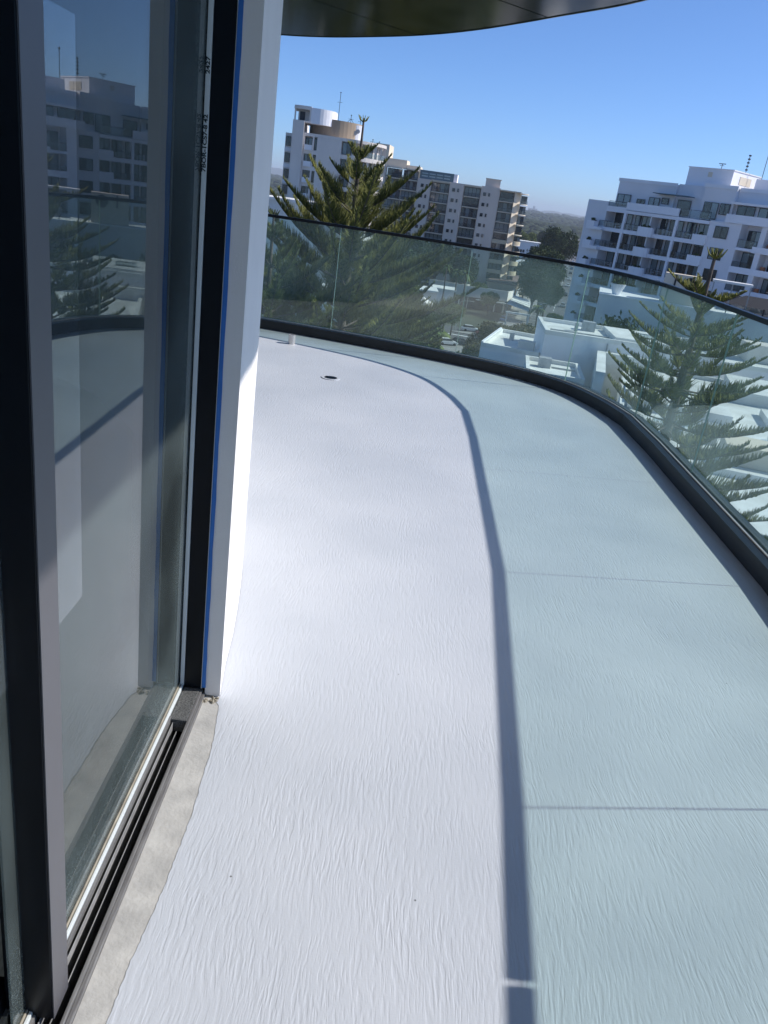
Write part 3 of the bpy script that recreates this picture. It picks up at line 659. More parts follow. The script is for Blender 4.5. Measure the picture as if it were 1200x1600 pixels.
for k in range(1, 12):
    z = levels[k]
    window(B, -10.4, 1.1, z + .1, 1.35, 2.1, 2, k % 3); window(B, -8.65, 1.1, z + .1, .55, 2.1, 1, 0); window(B, -3.2, 1.1, z + .1, 1.7, 2.1, 2, (k + 1) % 3)
    bx('balcony_front', M['dwhite2'], B, -10.45, -9.02, -.35, .01, z - .1, z + .85)
    window(B, -14.15, 1.3, z + .2, 1.0, 1.7, 2, 0)
    bx('sill_band', M['dwhite2'], B, -14.32, -12.97, 1.25, 1.39, z - .75, z - .1)
    for t in (.45, .7, .95, 1.2): window(B, -1.5 + 5.95 * math.sin(t) - .7, 8 - 6.95 * math.cos(t) - .15, z + .05, 1.3, 2.0, 2, 3 if k % 2 else 1, rz=t * .8)
# crown
crown = [(-13.0, 1.0), (-12.2, .3), (-11, 0.05), (-9.7, 0.0)]
rr = [(-9.69, 0.0)] + [(-8.3 + 3.4 * math.sin(t), 4 - 3.9 * math.cos(t)) for t in np.linspace(.1, 1.57, 9)] + [(-4.9, 8), (-9.69, 8)]
MB().prism(rr, 11.3, 14.0).build('crown_room', M['dwhite2'], B)
MB().prism(crown + [(-9.69, 8), (-13, 8)], 13.55, 14.15).build('crown_roof', bg_, B)
MB().prism([(-13.05, .8), (-9.69, -.1), (-9.69, 8), (-13.05, 8)], 11.3, 11.62).build('crown_floor', bg_, B)
for x, y in ((-12.9, 1.0), (-9.98, .05)): bx('crown_column', bg_, B, x, x + .28, y, y + .3, 11.62, 13.55)
bx('crown_back_wall', bg_, B, -12.3, -9.7, 3.0, 3.3, 11.62, 13.55)
bx('crown_doorway', M['winback'], B, -12.0, -11.0, 2.94, 2.998, 11.62, 13.3)
ringD = [(-4.9 + 5.2 * math.cos(a), 6.6 + 5.2 * math.sin(a)) for a in np.linspace(0, 2 * math.pi, 40, endpoint=False)]
MB().prism(ringD, 9.62, 12.6).build('roof_drum', M['brown'], B)
ringE = [(-1.4 + 1.9 * math.cos(a), 5.0 + 1.9 * math.sin(a)) for a in np.linspace(0, 2 * math.pi, 24, endpoint=False)]
MB().prism(ringE, 9.61, 12.35).build('stair_cylinder', M['dwhite2'], B)
mb = MB(); mb.cyl(-.9, 3.1, 11.0, 11.05, .01)
for a in (0, 1): mb.tube([(-1.1 + a * .5, 3.08, 10.9 + a * .35), (-1.1 + a * .5, 2.9, 10.9 + a * .35)], [.3, .42], 10)
mb.build('satellite_dish', M['steelgrey'], B, fixn=False)
for x, y, z, h in ((-4.6, 3, 14.0, 3.6), (-2.2, 6, 12.6, 1.6), (-.3, 7, 12.3, 1.9), (2.6, 9, 9.6, 1.0), (4.0, 10, 9.6, .8)):
    mb = MB(); mb.tube([(x, y, z - 2.2 if x == -4.6 else z), (x, y, z + h)], .05, 5); mb.box(x - .5, x + .5, y - .02, y + .02, z + h * .5, z + h * .5 + .05); mb.box(x - .12, x + .12, y - .05, y + .05, z + h - .15, z + h)
    if x == -2.2: mb.tube([(x - .8, y, z), (x, y, z + .9)], .04, 5); mb.tube([(x + .7, y, z), (x, y, z + .9)], .04, 5)
    mb.build('antenna', M['frame'], B, fixn=False)

# ---- F: the white roofs just below
def roofblock(name, label, x0, x1, y0, y1, z, rz=-6, par=.35, feats=(), base=G):
    cx_, cy_ = (x0 + x1) / 2, (y0 + y1) / 2; hw, hd = (x1 - x0) / 2, (y1 - y0) / 2
    t = thing(name, (cx_, cy_, 0), label, 'building', rz=R(rz))
    bx('walls', M['dwhite2'], t, -hw, hw, -hd, hd, base, z - .02)
    bx('roof_deck', M['roofwhite'], t, -hw + .28, hw - .28, -hd + .28, hd - .28, z - .02, z + .02)
    mb = MB(); mb.box(-hw - .03, hw + .03, -hd - .03, -hd + .27, z - .018, z + par); mb.box(-hw - .03, hw + .03, hd - .27, hd + .03, z - .018, z + par)
    mb.box(-hw - .032, -hw + .27, -hd + .272, hd - .272, z - .018, z + par); mb.box(hw - .27, hw + .032, -hd + .272, hd - .272, z - .018, z + par)
    mb.build('parapet', M['roofwhite'], t, fixn=False)
    for f_ in feats: bx(f_[0], f_[1], t, *f_[2])
    return t
roofblock('white_roof_building', 'low white roofed building at the left end of the roofs below the glass', 7.6, 12.6, 69.5, 80, -10, rz=-14, feats=[('vent', M['steelgrey'], (-1, -.6, 1, 1.4, -9.98, -9.3)), ('plant_box', M['bgrey'], (.4, 1.8, -3.4, -2.4, -9.98, -9.2)), ('wall_pier', M['dwhite2'], (-2.6, -2.4, -5.2, 5.2, -12, -9.55))])
roofblock('white_roof_building', 'tallest flat white roof below the glass, with a long shaded front wall', 11.6, 26.5, 68.2, 76.8, -7.95, rz=-3, feats=[('stained_band', M['ccream'], (-7.0, -4.6, -4.36, -4.301, -12, -10.4)), ('downpipe', M['steelgrey'], (-2.2, -2.08, -4.42, -4.301, -14, -8.0)), ('roof_step', M['roofwhite'], (-1.4, 6.0, -3.2, 3.6, -7.93, -7.5)), ('roof_vent', M['steelgrey'], (4.5, 5.1, -2, -1.4, -7.5, -6.9)), ('roof_vent', M['steelgrey'], (-4.5, -4.2, 0, .3, -7.93, -7.2)), ('plant_box', M['steelgrey'], (-3.6, -2.5, 1.2, 2.2, -7.93, -7.1)), ('skylight', M['winglass'], (1.0, 2.6, -1.5, -.4, -7.5, -7.2)), ('roof_pipe', M['steelgrey'], (-6.8, -1.6, -1.6, -1.5, -7.9, -7.78))])
roofblock('white_roof_building', 'small low white roof tucked directly under the black rail base', 9.6, 14.0, 60.5, 67.2, -10.1, rz=-6, feats=[('plant_box', M['steelgrey'], (-1.2, -.2, .6, 1.5, -10.08, -9.3)), ('roof_pipe', M['steelgrey'], (-.1, 1.8, 1, 1.1, -10.08, -9.95))])
t = thing('white_court_wall', (15.2, 63, -10), 'white L shaped court wall with a sloping top beside the small low roof', 'wall', rz=R(-12))
MB().box(-.35, .35, -5.2, 5.0, -6, 1.4).build('wall_leg', M['roofwhite'], t, fixn=False); bx('wall_leg', M['roofwhite'], t, .36, 4.3, 4.3, 5.0, -6, 1.42); bx('court_floor', M['paving'], t, .36, 4.3, -5.2, 4.29, -6, -2.3)
roofblock('white_roof_building', 'broad flat white roof behind the near pine with ducts and a beige box', 13.5, 37.5, 28, 66, -9.6, rz=-14, feats=[
    ('roof_duct', M['steelgrey'], (2.0, 8.5, 4.2, 4.9, -9.55, -8.9)), ('roof_duct', M['steelgrey'], (2.0, 2.7, -1.0, 4.19, -9.55, -8.9)), ('roof_duct', M['steelgrey'], (3.6, 9.0, 1.6, 2.3, -9.55, -9.0)),
    ('plant_box', M['bgrey'], (4.4, 9.2, -3.2, .6, -9.55, -7.6)), ('plant_box', M['steelgrey'], (-9.5, -8.3, -4, -2.9, -9.55, -8.5)), ('plant_box', M['steelgrey'], (-7.6, -6.4, -4, -2.9, -9.55, -8.5)), ('roof_pipe', M['steelgrey'], (-10, 4.3, -1.9, -1.78, -9.5, -9.38)), ('roof_step', M['roofwhite'], (-2.5, 1.4, 3.6, 8.0, -9.55, -9.1)), ('skylight', M['winglass'], (-9.4, -7.4, -.4, .8, -9.55, -9.2)), ('roof_box', M['ccream'], (-6.4, 1.2, -7.6, -5.0, -9.55, -8.5)), ('roof_step', M['roofwhite'], (-11.5, -5.0, 2.0, 8.5, -9.55, -8.9)), ('skylight', M['winglass'], (-3, -.6, -1, .5, -9.55, -9.25)), ('roof_step', M['roofwhite'], (-4, 11.6, 11, 18.6, -9.57, -8.7)), ('roof_curb', M['roofwhite'], (-11.6, 11.6, -10.2, -9.9, -9.57, -9.2))])
roofblock('white_roof_building', 'white roof strip at the far right edge behind the near pine', 27.5, 46, 68.5, 80, -8.6, rz=-5, feats=[('plant_box', M['bgrey'], (-6, -2, -1, 2, -8.55, -7.0))])
# grey podium block with planter, rooftop plant box, dark gazebo (all in front of the white apartment block)
t = thing('grey_podium_block', (27, 99, 0), 'blue grey rendered block with a white planter, before the white apartment block', 'building', rz=R(-12))
bx('walls', M['dwhite'], t, -5, 17, 0, 10, G, -6.7); bx('coping', M['dwhite2'], t, -5.1, 17.1, -.1, 10.1, -6.7, -6.55)
pt = thing('bowl_planter', (24.3, 101.2, -6.55), 'white bowl shaped planter on the corner of the blue grey block', 'planter')
MB().tube([(0, 0, 0), (0, 0, .3), (0, 0, 1.25)], [.45, .55, .95], 14).build('bowl', M['dwhite2'], pt); b = MB(); planter_bush(b, 0, 0, 1.1, .8, 120); b.build('shrub', M['leafdark'], pt, fixn=False)
t = thing('rooftop_unit', (31.6, 99.5, -6.55), 'beige rooftop plant unit with a round dark fan behind the near pine tip', 'rooftop unit', rz=R(-18))
bx('casing', M['ccream'], t, -2.4, 1.8, 0, 2, 0, 3.4); MB().tube([(.6, -.06, 2.5), (.6, .0, 2.5)], .7, 20).build('fan', M['dark'], t, fixn=False)
bx('sloping_flue', M['dark'], t, -1.2, -1.0, -.1, -.02, 1.9, 3.3)
bx('awning', M['canvas'], t, 3.0, 7.4, -1, 1.2, 3.25, 3.5); [bx('awning_post', M['post'], t, x, x + .12, -.9, -.78, 0, 3.24) for x in (3.1, 5.2, 7.2)]
t = thing('rooftop_pavilion', (41.5, 101.5, -8.2), 'black hip roofed rooftop pavilion with glazed sides at the right edge', 'pavilion', rz=R(-24))
bx('deck', M['dwhite2'], t, -4.4, 9, -3.2, 6, -20, -.01)
mb = MB(); a, b_ = [(-3.6, -2.6, 2.5), (3.4, -2.6, 2.5), (3.4, 3, 2.5), (-3.6, 3, 2.5)], [(-1.5, .1, 3.6), (1.3, .1, 3.6)]
mb.poly([a[0], a[1], b_[1], b_[0]]); mb.poly([a[1], a[2], b_[1]]); mb.poly([a[2], a[3], b_[0], b_[1]]); mb.poly([a[3], a[0], b_[0]]); mb.poly([a[3], a[2], a[1], a[0]])
mb.build('hip_roof', M['dark'], t)
for x, y in ((-3.3, -2.3), (-1.2, -2.3), (.9, -2.3), (3.0, -2.3), (3.0, 2.6), (-3.3, 2.6)): bx('post', M['dark'], t, x, x + .2, y, y + .2, 0, 2.5)
bx('glazed_side', M['winglass'], t, -3.1, 3.0, -2.22, -2.19, .05, 2.45); bx('back_wall', M['dwhite2'], t, -3.1, 3.0, 2.4, 2.58, 0, 2.45)
bx('hedge', M['leafdark'], t, -4, 8.5, -3.1, -2.6, 0, .7); bx('flat_roof', M['canvas'], t, 3.6, 9, -2.4, 3, 2.75, 2.95)
for x in (3.7, 5.4, 7.1, 8.7): bx('post', M['dark'], t, x, x + .18, -2.3, -2.1, 0, 2.74)

# ---- small buildings, street level
def shed(name, label, x, y, w, d, h, rz, m, roof='flat', z=G, rm=None, wins=0, cat='building'):
    t = thing(name, (x, y, z), label, cat, rz=R(rz))
    rm = rm or M['roofwhite']
    bx('walls', m, t, -w / 2, w / 2, -d / 2, d / 2, 0, h)
    e = .35
    if roof == 'flat': bx('roof', rm, t, -w / 2 - e, w / 2 + e, -d / 2 - e, d / 2 + e, h, h + .45)
    else:
        rh = min(w, d) * .28; mb = MB(); a = [(-w / 2 - e, -d / 2 - e, h), (w / 2 + e, -d / 2 - e, h), (w / 2 + e, d / 2 + e, h), (-w / 2 - e, d / 2 + e, h)]
        k = (max(w, d) - min(w, d)) / 2 if roof == 'hip' else max(w, d) / 2 + e
        if w >= d: r1, r2 = (-k, 0, h + rh), (k, 0, h + rh)
        else: r1, r2 = (0, -k, h + rh), (0, k, h + rh)
        if w >= d: mb.poly([a[0], a[1], r2, r1]); mb.poly([a[1], a[2], r2]); mb.poly([a[2], a[3], r1, r2]); mb.poly([a[3], a[0], r1])
        else: mb.poly([a[0], a[1], r1]); mb.poly([a[1], a[2], r2, r1]); mb.poly([a[2], a[3], r2]); mb.poly([a[3], a[0], r1, r2])
        mb.poly([a[3], a[2], a[1], a[0]]); mb.build('roof', rm, t)
        if roof == 'hip': bx('chimney', M['brown'], t, w * .2, w * .2 + .7, -.3, .4, h + .2, h + rh + .8)
    for i in range(wins):
        window(t, -w / 2 + w * (i + .5) / wins - .7, -d / 2 - .04, h * .35, 1.4, 1.3, 2, i % 4, sub=i % 2 == 0)
    return t
shed('beige_house', 'beige boxy building with a white flat roof seen through the glass left of centre', *pol(.0, 212), 10.5, 9, 7.2, 3, M['bgrey'], wins=2)
shed('shop_building', 'beige gable walled shop building beside the white cafe umbrellas', *pol(.7, 194), 6.5, 10, 5.0, 2, M['bgrey'], 'gable', rm=M['bgrey'])
shed('low_grey_store', 'low grey store with a plain wall between palms and beige building', *pol(1.95, 232), 6, 8, 6.0, 0, M['dwhite'])
shed('white_hall', 'long two storey white building with a dark central window beyond the tall balcony block', *pol(7.55, 500), 21, 12, 12.5, -6, M['dwhite2'], wins=0)
t = bpy.data.objects['white_hall']; bx('dark_window', M['winback'], t, -2.4, 2.0, -6.1, -6.02, 5.2, 10.8)
for i in range(5): bx('strip_window', M['winback'], t, (-9.6 + i * 1.5) if i < 3 else (3.4 + (i - 3) * 3), (-8.4 + i * 1.5) if i < 3 else (5.9 + (i - 3) * 3), -6.09, -6.02, 6.6, 8.2)
for nm, lb, az_, d_, w_, dd, h_, rz_, rmn in (
    ('tiled_house', 'red tiled house just below the long white hall', 7.9, 400, 20, 12, 7, -12, 'tile'),
    ('tiled_house', 'brown tiled house behind the white awning roof', 7.0, 345, 16, 12, 7, -8, 'brownroof'),
    ('tiled_house', 'dark brown roofed house below the row of far bushes', 8.5, 440, 16, 11, 6, -18, 'brownroof'),
    ('tiled_house', 'red roofed house farthest down the street', 9.0, 620, 18, 12, 7, 6, 'tile')):
    shed(nm, lb, *pol(az_, d_), w_, dd, h_, rz_, M['ccream'], 'hip', rm=M[rmn], wins=3)
for i, (az_, d_, w_, lb) in enumerate(((-9.2, 150, 9, 'sunlit white house glimpsed between pine branches at far left'), (-6.6, 135, 7, 'sunlit white house directly behind the main pine trunk'), (-3.0, 120, 9, 'white house low behind the pine beside the glass joint'))):
    shed('white_house', lb, *pol(az_, d_), w_, 11, (25.5, 13, 9)[i], 10, M['roofwhite'], 'flat', wins=3)
shed('white_peaked_roof', 'white peaked roof with a dark vent on the row of shops', *pol(7.0, 330), 12, 9, 9, -12, M['brownroof'], 'hip', rm=M['canvas'])
# shop row with skillion awnings
t = thing('shop_row', (*rp(105, -15.5), G), 'row of two storey shops with hanging white blinds along the left pavement', 'building', rz=-RD)
bx('walls', M['brown'], t, -6, 2.6, 0, 120, 0, 7.5); bx('roof', M['brownroof'], t, -6.3, 2.9, -.3, 120.3, 7.5, 7.9)
for i in range(7):
    bx('blind', M['canvas'], t, 3.0, 3.15, 6 + i * 9, 11.5 + i * 9, 2.6, 5.8); bx('awning_bracket', M['frame'], t, 2.61, 5.2, 5 + i * 9, 5.2 + i * 9, 3.0, 3.2)
t = thing('street_awning', (*rp(80, -11), G), 'long white slatted awning over the pavement behind the portal frame', 'awning', rz=-RD)
for i in range(6):
    mb = MB(); y = i * 4.6; mb.poly([(-1.5, y, 4.6), (4.8, y, 3.5), (4.8, y + 3.7, 3.5), (-1.5, y + 3.7, 4.6)]); o = mb.build('awning_panel', M['canvas'], t, fixn=False); o.modifiers.new('s', 'SOLIDIFY').thickness = .12
    bx('awning_post', M['post'], t, 4.6, 4.75, y, y + .15, 0, 3.45)
t = thing('portal_frame', (*rp(62, -11), G), 'white goalpost like portal frame at the corner of the crossing', 'frame', rz=R(-4))
for x in (0, 5.6): bx('upright', M['canvas'], t, x, x + .35, 0, .35, 0, 4.2)
bx('beam', M['canvas'], t, -.2, 6.2, -.1, .5, 4.2, 4.6)
# umbrellas, lamps, people-scale street furniture
def umbrella(x, y, lb):
    t = thing('cafe_umbrella', (x, y, G), lb, 'umbrella', group='white cafe umbrellas by the square')
    mb = MB(); n = 8
    for i in range(n):
        a, b = 2 * math.pi * i / n, 2 * math.pi * (i + 1) / n
        mb.poly([(2.1 * math.cos(a), 2.1 * math.sin(a), 2.4), (2.1 * math.cos(b), 2.1 * math.sin(b), 2.4), (0, 0, 3.3)]); mb.poly([(2.1 * math.cos(b), 2.1 * math.sin(b), 2.4), (2.1 * math.cos(a), 2.1 * math.sin(a), 2.4), (2.1 * math.cos(a), 2.1 * math.sin(a), 2.2), (2.1 * math.cos(b), 2.1 * math.sin(b), 2.2)])
    mb.build('canopy', M['canvas'], t, fixn=False); MB().tube([(0, 0, 0), (0, 0, 3.4)], .05, 6).build('pole', M['post'], t, fixn=False)
umbrella(*pol(2.1, 214), 'white cafe umbrella nearest the beige building'); umbrella(*pol(2.85, 214), 'white cafe umbrella closest to the street lamp'); umbrella(*pol(2.1, 205), 'lowest of the three white cafe umbrellas')
def lamp(x, y, h, arm, dx, lb, hd=0):
    t = thing('street_lamp', (x, y, G), lb, 'street lamp', rz=R(hd))
    MB().tube([(0, 0, 0), (0, 0, h - 1), (arm * .15, 0, h - .3), (arm * .5, 0, h), (arm, 0, h + .1)], [.14, .1, .08, .07, .06], 6).build('pole', M['post'], t, fixn=False)
    bx('lamp_head', M['post'], t, arm, arm + 1.0, -.18, .18, h, h + .16)
lamp(*pol(3.15, 200), 7.2, 2.6, 1, 'tall street lamp with its arm to the right in front of the podium'); lamp(*pol(8.1, 228), 6.5, 3.0, 1, 'curved street lamp beside the palms')
lamp(*pol(9.0, 250), 6, -2, 1, 'small street lamp beside the dark fig tree'); lamp(*pol(1.6, 168), 6, 1.6, 1, 'thin lamp post standing in the leafy square')
def car(x, y, rz, m, lb, grp=None):
    t = thing('parked_car', (x, y, G + .01), lb, 'car', rz=rz, group=grp)
    mb = MB(); pr = [(-2.2, .3), (-2.25, .75), (-2.0, .95), (-.95, .98), (.9, .98), (1.9, .85), (2.25, .68), (2.25, .3)]
    i = len(mb.v); n = len(pr); mb.v += [(px, -.88, pz) for px, pz in pr] + [(px, .88, pz) for px, pz in pr]
    mb.f.append(tuple(range(n))); mb.f.append(tuple(reversed(range(n, 2 * n)))); mb.m += [0, 0]
    for j in range(n): mb.f.append((j, (j + 1) % n, n + (j + 1) % n, n + j)); mb.m.append(0)
    mb.build('body', m, t, bevel=.06)
    mb = MB(); lo = [(-1.9, -.8, .97), (1.15, -.8, .97), (1.15, .8, .97), (-1.9, .8, .97)]; hi = [(-1.4, -.62, 1.44), (.35, -.62, 1.44), (.35, .62, 1.44), (-1.4, .62, 1.44)]
    for j in range(4): mb.poly([lo[j], lo[(j + 1) % 4], hi[(j + 1) % 4], hi[j]])
    mb.build('windows', M['winback'], t, fixn=False); bx('roof_panel', m, t, -1.42, .37, -.64, .64, 1.44, 1.49)
    for sx in (-1.4, 1.4):
        for sy in (-.8, .8): MB().tube([(sx, sy - .1, .32), (sx, sy + .1, .32)], .32, 12).build('wheel', M['tyre'], t, fixn=False)
    return t
cr = math.pi / 2 - RD
car(14.8, 200.5, .15, M['carwhite'], 'white car crossing the junction beside the red car'); car(18.3, 197.2, .2, M['carred'], 'small red car at the traffic island')
car(8.5, 176, .3, M['carwhite'], 'white car parked nearest the brown hedge'); car(11.6, 178.5, .35, M['cardark'], 'dark car parked behind the white one by the hedge'); car(15.6, 180, .3, M['carsilver'], 'silver car parked closest to the hedge foliage')
car(25.5, 228, cr, M['carblue'], 'blue car under the portal frame')
cols = ['carwhite', 'cardark', 'carsilver', 'carwhite', 'carred', 'carblue', 'cardark', 'carwhite']
ORD = ['first', 'second', 'third', 'fourth', 'fifth', 'sixth', 'seventh', 'eighth', 'ninth']
for i in range(26):
    s_ = 110 + i * 15 + rnd.uniform(-3, 3); side = (6.8, -4.6, 2.6)[i % 3]
    car(*rp(s_, side), cr + rnd.uniform(-.04, .04) + (.9 if side > 5 else 0), M[cols[(i * 5) % 8]], f"{cols[(i * 5) % 8][3:]} car {('angle parked right', 'parked left', 'driving')[i % 3]} on the main street, {ORD[i // 3]} such from the crossing", 'cars along the receding main street')

# ================================================================== vegetation
def frame_mesh(name, V, F, mats, parent=None, loc=(0, 0, 0)):
    me = bpy.data.meshes.new(name); V = np.asarray(V, np.float32); F = np.asarray(F, np.int32)
    me.vertices.add(len(V)); me.vertices.foreach_set('co', V.ravel()); k = F.shape[1]
    me.loops.add(F.size); me.loops.foreach_set('vertex_index', F.ravel())
    me.polygons.add(len(F)); me.polygons.foreach_set('loop_start', np.arange(0, F.size, k, dtype=np.int32)); me.polygons.foreach_set('loop_total', np.full(len(F), k, np.int32))
    me.materials.append(mats); me.update(calc_edges=True); me.validate()
    o = bpy.data.objects.new(name, me); COL.objects.link(o); o.location = loc; o.parent = parent
    return o
def spikes(P0, P1, P2_, r):
    """many tapered three sided sprigs, each through three points"""
    n = len(P0); d = P2_ - P0; d /= np.linalg.norm(d, axis=1)[:, None] + 1e-9
    a = np.cross(d, np.array([.3, .2, .9])); a /= np.linalg.norm(a, axis=1)[:, None] + 1e-9; b = np.cross(d, a); V = []
    for P, k in ((P0, .75), (P1, 1.0), (P2_, .25)):
        for t in (0, 2.094, 4.189): V.append(P + (a * math.cos(t) + b * math.sin(t)) * (r * k)[:, None])
    V = np.stack(V, 1).reshape(-1, 3); base = (np.arange(n) * 9)[:, None]
    F = []
    for l in (0, 3):
        for j in range(3): F.append(base + np.array([[l + j, l + (j + 1) % 3, l + 3 + (j + 1) % 3, l + 3 + j]]))
    return V, np.concatenate(F, 0)
def pine(x, y, ztop, label, whorls, seed, m, sprig=.5, dens=34, rs=.013, full=9., spread=1.0, nb=6, rot=None):
    """Norfolk pine: straight trunk, regular tiers of ascending branches, each a comb of upright sprigs.
    whorls: (drop below top, branch length, rise angle)"""
    g = np.random.default_rng(seed)
    t = thing('norfolk_pine', (x, y, G), label, 'pine tree')
    H = ztop - G
    MB().tube([(0, 0, 0), (.05, 0, H * .4), (0, .03, H * .8), (0, 0, H - 2), (0, 0, H)], [.42, .30, .16, .07, .03], 9).build('trunk', M['bark'], t, smooth=True)
    a0, a1, a2, rr_ = [], [], [], []
    bm_ = MB()
    # crown tuft
    for k in range(14):
        an = g.uniform(0, 6.28); u = np.array([math.cos(an), math.sin(an), .55]); p = np.array([0, 0, H - .12])
        a0.append(p); a1.append(p + u * .12); a2.append(p + u * .2 + np.array([0, 0, .1])); rr_.append(.022)
    for wi, (drop, L, ang) in enumerate(whorls):
        ph = g.uniform(0, 6.28) if rot is None else rot + wi * .52
        n_b = (nb if drop < 4 or nb > 6 else nb + 3) if L > 1 else 5
        for b in range(n_b):
            th = ph + 2 * math.pi * b / n_b + g.uniform(-.15, .15); Lb = L * g.uniform(.85, 1.12); ag = R(ang + g.uniform(-5, 5))
            z0 = H - drop + g.uniform(-.12, .12)
            ss_ = np.linspace(0, 1, 14); hz_ = Lb * (ss_ * math.cos(ag)); vz_ = Lb * (ss_ * math.sin(ag) * .8 + .22 * math.sin(ag) * ss_ ** 3 - .10 * np.sin(math.pi * ss_) * (1 if ang < 22 else .4))
            side = g.uniform(-.06, .06) * Lb * ss_ ** 2
            u = np.array([math.cos(th), math.sin(th), 0]); w_ = np.array([-math.sin(th), math.cos(th), 0])
            path = u[None] * hz_[:, None] + w_[None] * side[:, None] + np.array([0, 0, 1.])[None] * (z0 + vz_)[:, None]
            bm_.tube(path[::2].tolist() + [path[-1].tolist()], [.010 + .0065 * Lb * (1 - i / 7) for i in range(8)], 5, cap=False)
            st = .22 if L > 1.2 else .1
            lowk = 1. if drop < full else .22
            n = int(Lb * dens * lowk)
            for side_ in (-1, 0, 1):
                nn = n if side_ else int(n * .5)
                q = g.uniform(st, 1.0, nn) ** .9
                pos = np.stack([np.interp(q, ss_, path[:, k]) for k in range(3)], 1)
                tg = np.stack([np.interp(np.minimum(q + .05, 1), ss_, path[:, k]) - np.interp(np.maximum(q - .05, 0), ss_, path[:, k]) for k in range(3)], 1); tg /= np.linalg.norm(tg, axis=1)[:, None] + 1e-9
                ln = sprig * spread * min(1, max(.5, L / 2.4)) * np.clip(np.minimum(1.2 * (1.08 - q), .45 + 1.4 * (q - st)), .18, 1) * g.uniform(.65, 1.15, nn)
                out = w_[None] * (side_ * g.uniform(.35, 1.1, nn))[:, None] + tg * g.uniform(.10, .5, nn)[:, None] + np.array([0, 0, 1.])[None] * g.uniform(.25, 1.1, nn)[:, None]
                if side_ == 0: out = tg * .35 + np.array([0, 0, 1.])[None] * g.uniform(.6, 1, nn)[:, None] + w_[None] * g.uniform(-.3, .3, nn)[:, None]
                out /= np.linalg.norm(out, axis=1)[:, None]
                mid = pos + out * (ln * .5)[:, None] - np.array([0, 0, .06])[None] * ln[:, None]
                tip = pos + out * ln[:, None] + np.array([0, 0, .22])[None] * ln[:, None]
                a0 += list(pos); a1 += list(mid); a2 += list(tip); rr_ += list(g.uniform(.7, 1.3, nn) * rs * (1 if lowk == 1 else 2.6))
    bm_.build('branches', M['bark'], t, smooth=True, fixn=False)
    V, F = spikes(np.array(a0), np.array(a1), np.array(a2), np.array(rr_))
    frame_mesh('foliage', V, F, m, t)
    return t
wh1 = [(1.25, .72, 40), (2.15, 1.5, 40), (3.1, 2.45, 40), (4.0, 3.1, 38), (4.8, 3.8, 36), (5.5, 4.4, 33), (6.3, 4.7, 30), (7.1, 4.9, 27), (7.9, 5.1, 24), (8.7, 5.3, 20), (9.6, 5.5, 16), (10.6, 5.7, 12), (11.7, 5.8, 8), (12.9, 5.9, 5), (14.2, 6, 2)]
pine(*pol(-4.9, 30), 3.6, 'tall pine with a bare leader rising above the handrail at left', wh1, 3, M['needle'], sprig=.78, dens=58, rs=.0125, rot=.35, full=8.8, nb=5)
wh3 = [(.8, .7, 40), (1.7, 1.6, 38), (2.5, 2.5, 36), (3.3, 3.2, 34), (4.2, 3.9, 30), (5.1, 4.3, 26), (6.1, 4.6, 20), (7.2, 4.9, 15), (8.4, 5.1, 10), (9.7, 5.3, 6)]
pine(*pol(-10.2, 27), 0.35, 'darker pine partly hidden by the white wall at far left', wh3, 8, M['needle2'], sprig=.70, dens=58, rs=.012, full=6.2)
pine(*pol(-1.9, 44), -1.6, 'shorter pine standing just right of the tall pine behind the glass', wh3, 13, M['needle2'], sprig=.72, dens=46, rs=.015, full=7.3)
wh2 = [(.95, .95, 22), (1.2, .5, 50), (1.6, 1.2, 24), (2.0, 1.5, 18), (2.4, 1.65, 20), (2.8, 1.9, 14), (3.2, 1.7, 22), (3.6, 2.2, 12), (4.1, 2.2, 16), (4.6, 2.6, 11), (5.1, 2.8, 12), (5.6, 3.0, 10), (6.1, 3.2, 10), (6.7, 3.4, 8), (7.4, 3.7, 8), (8.2, 3.9, 6), (9.4, 4.2, 5), (10.8, 4.5, 3)]
pine(*pol(19.0, 18), 1.17, 'near pine seen through the curved glass at right over the white roofs', wh2, 21, M['needle'], sprig=.48, dens=46, rs=.013, rot=.2, nb=8, full=8.)

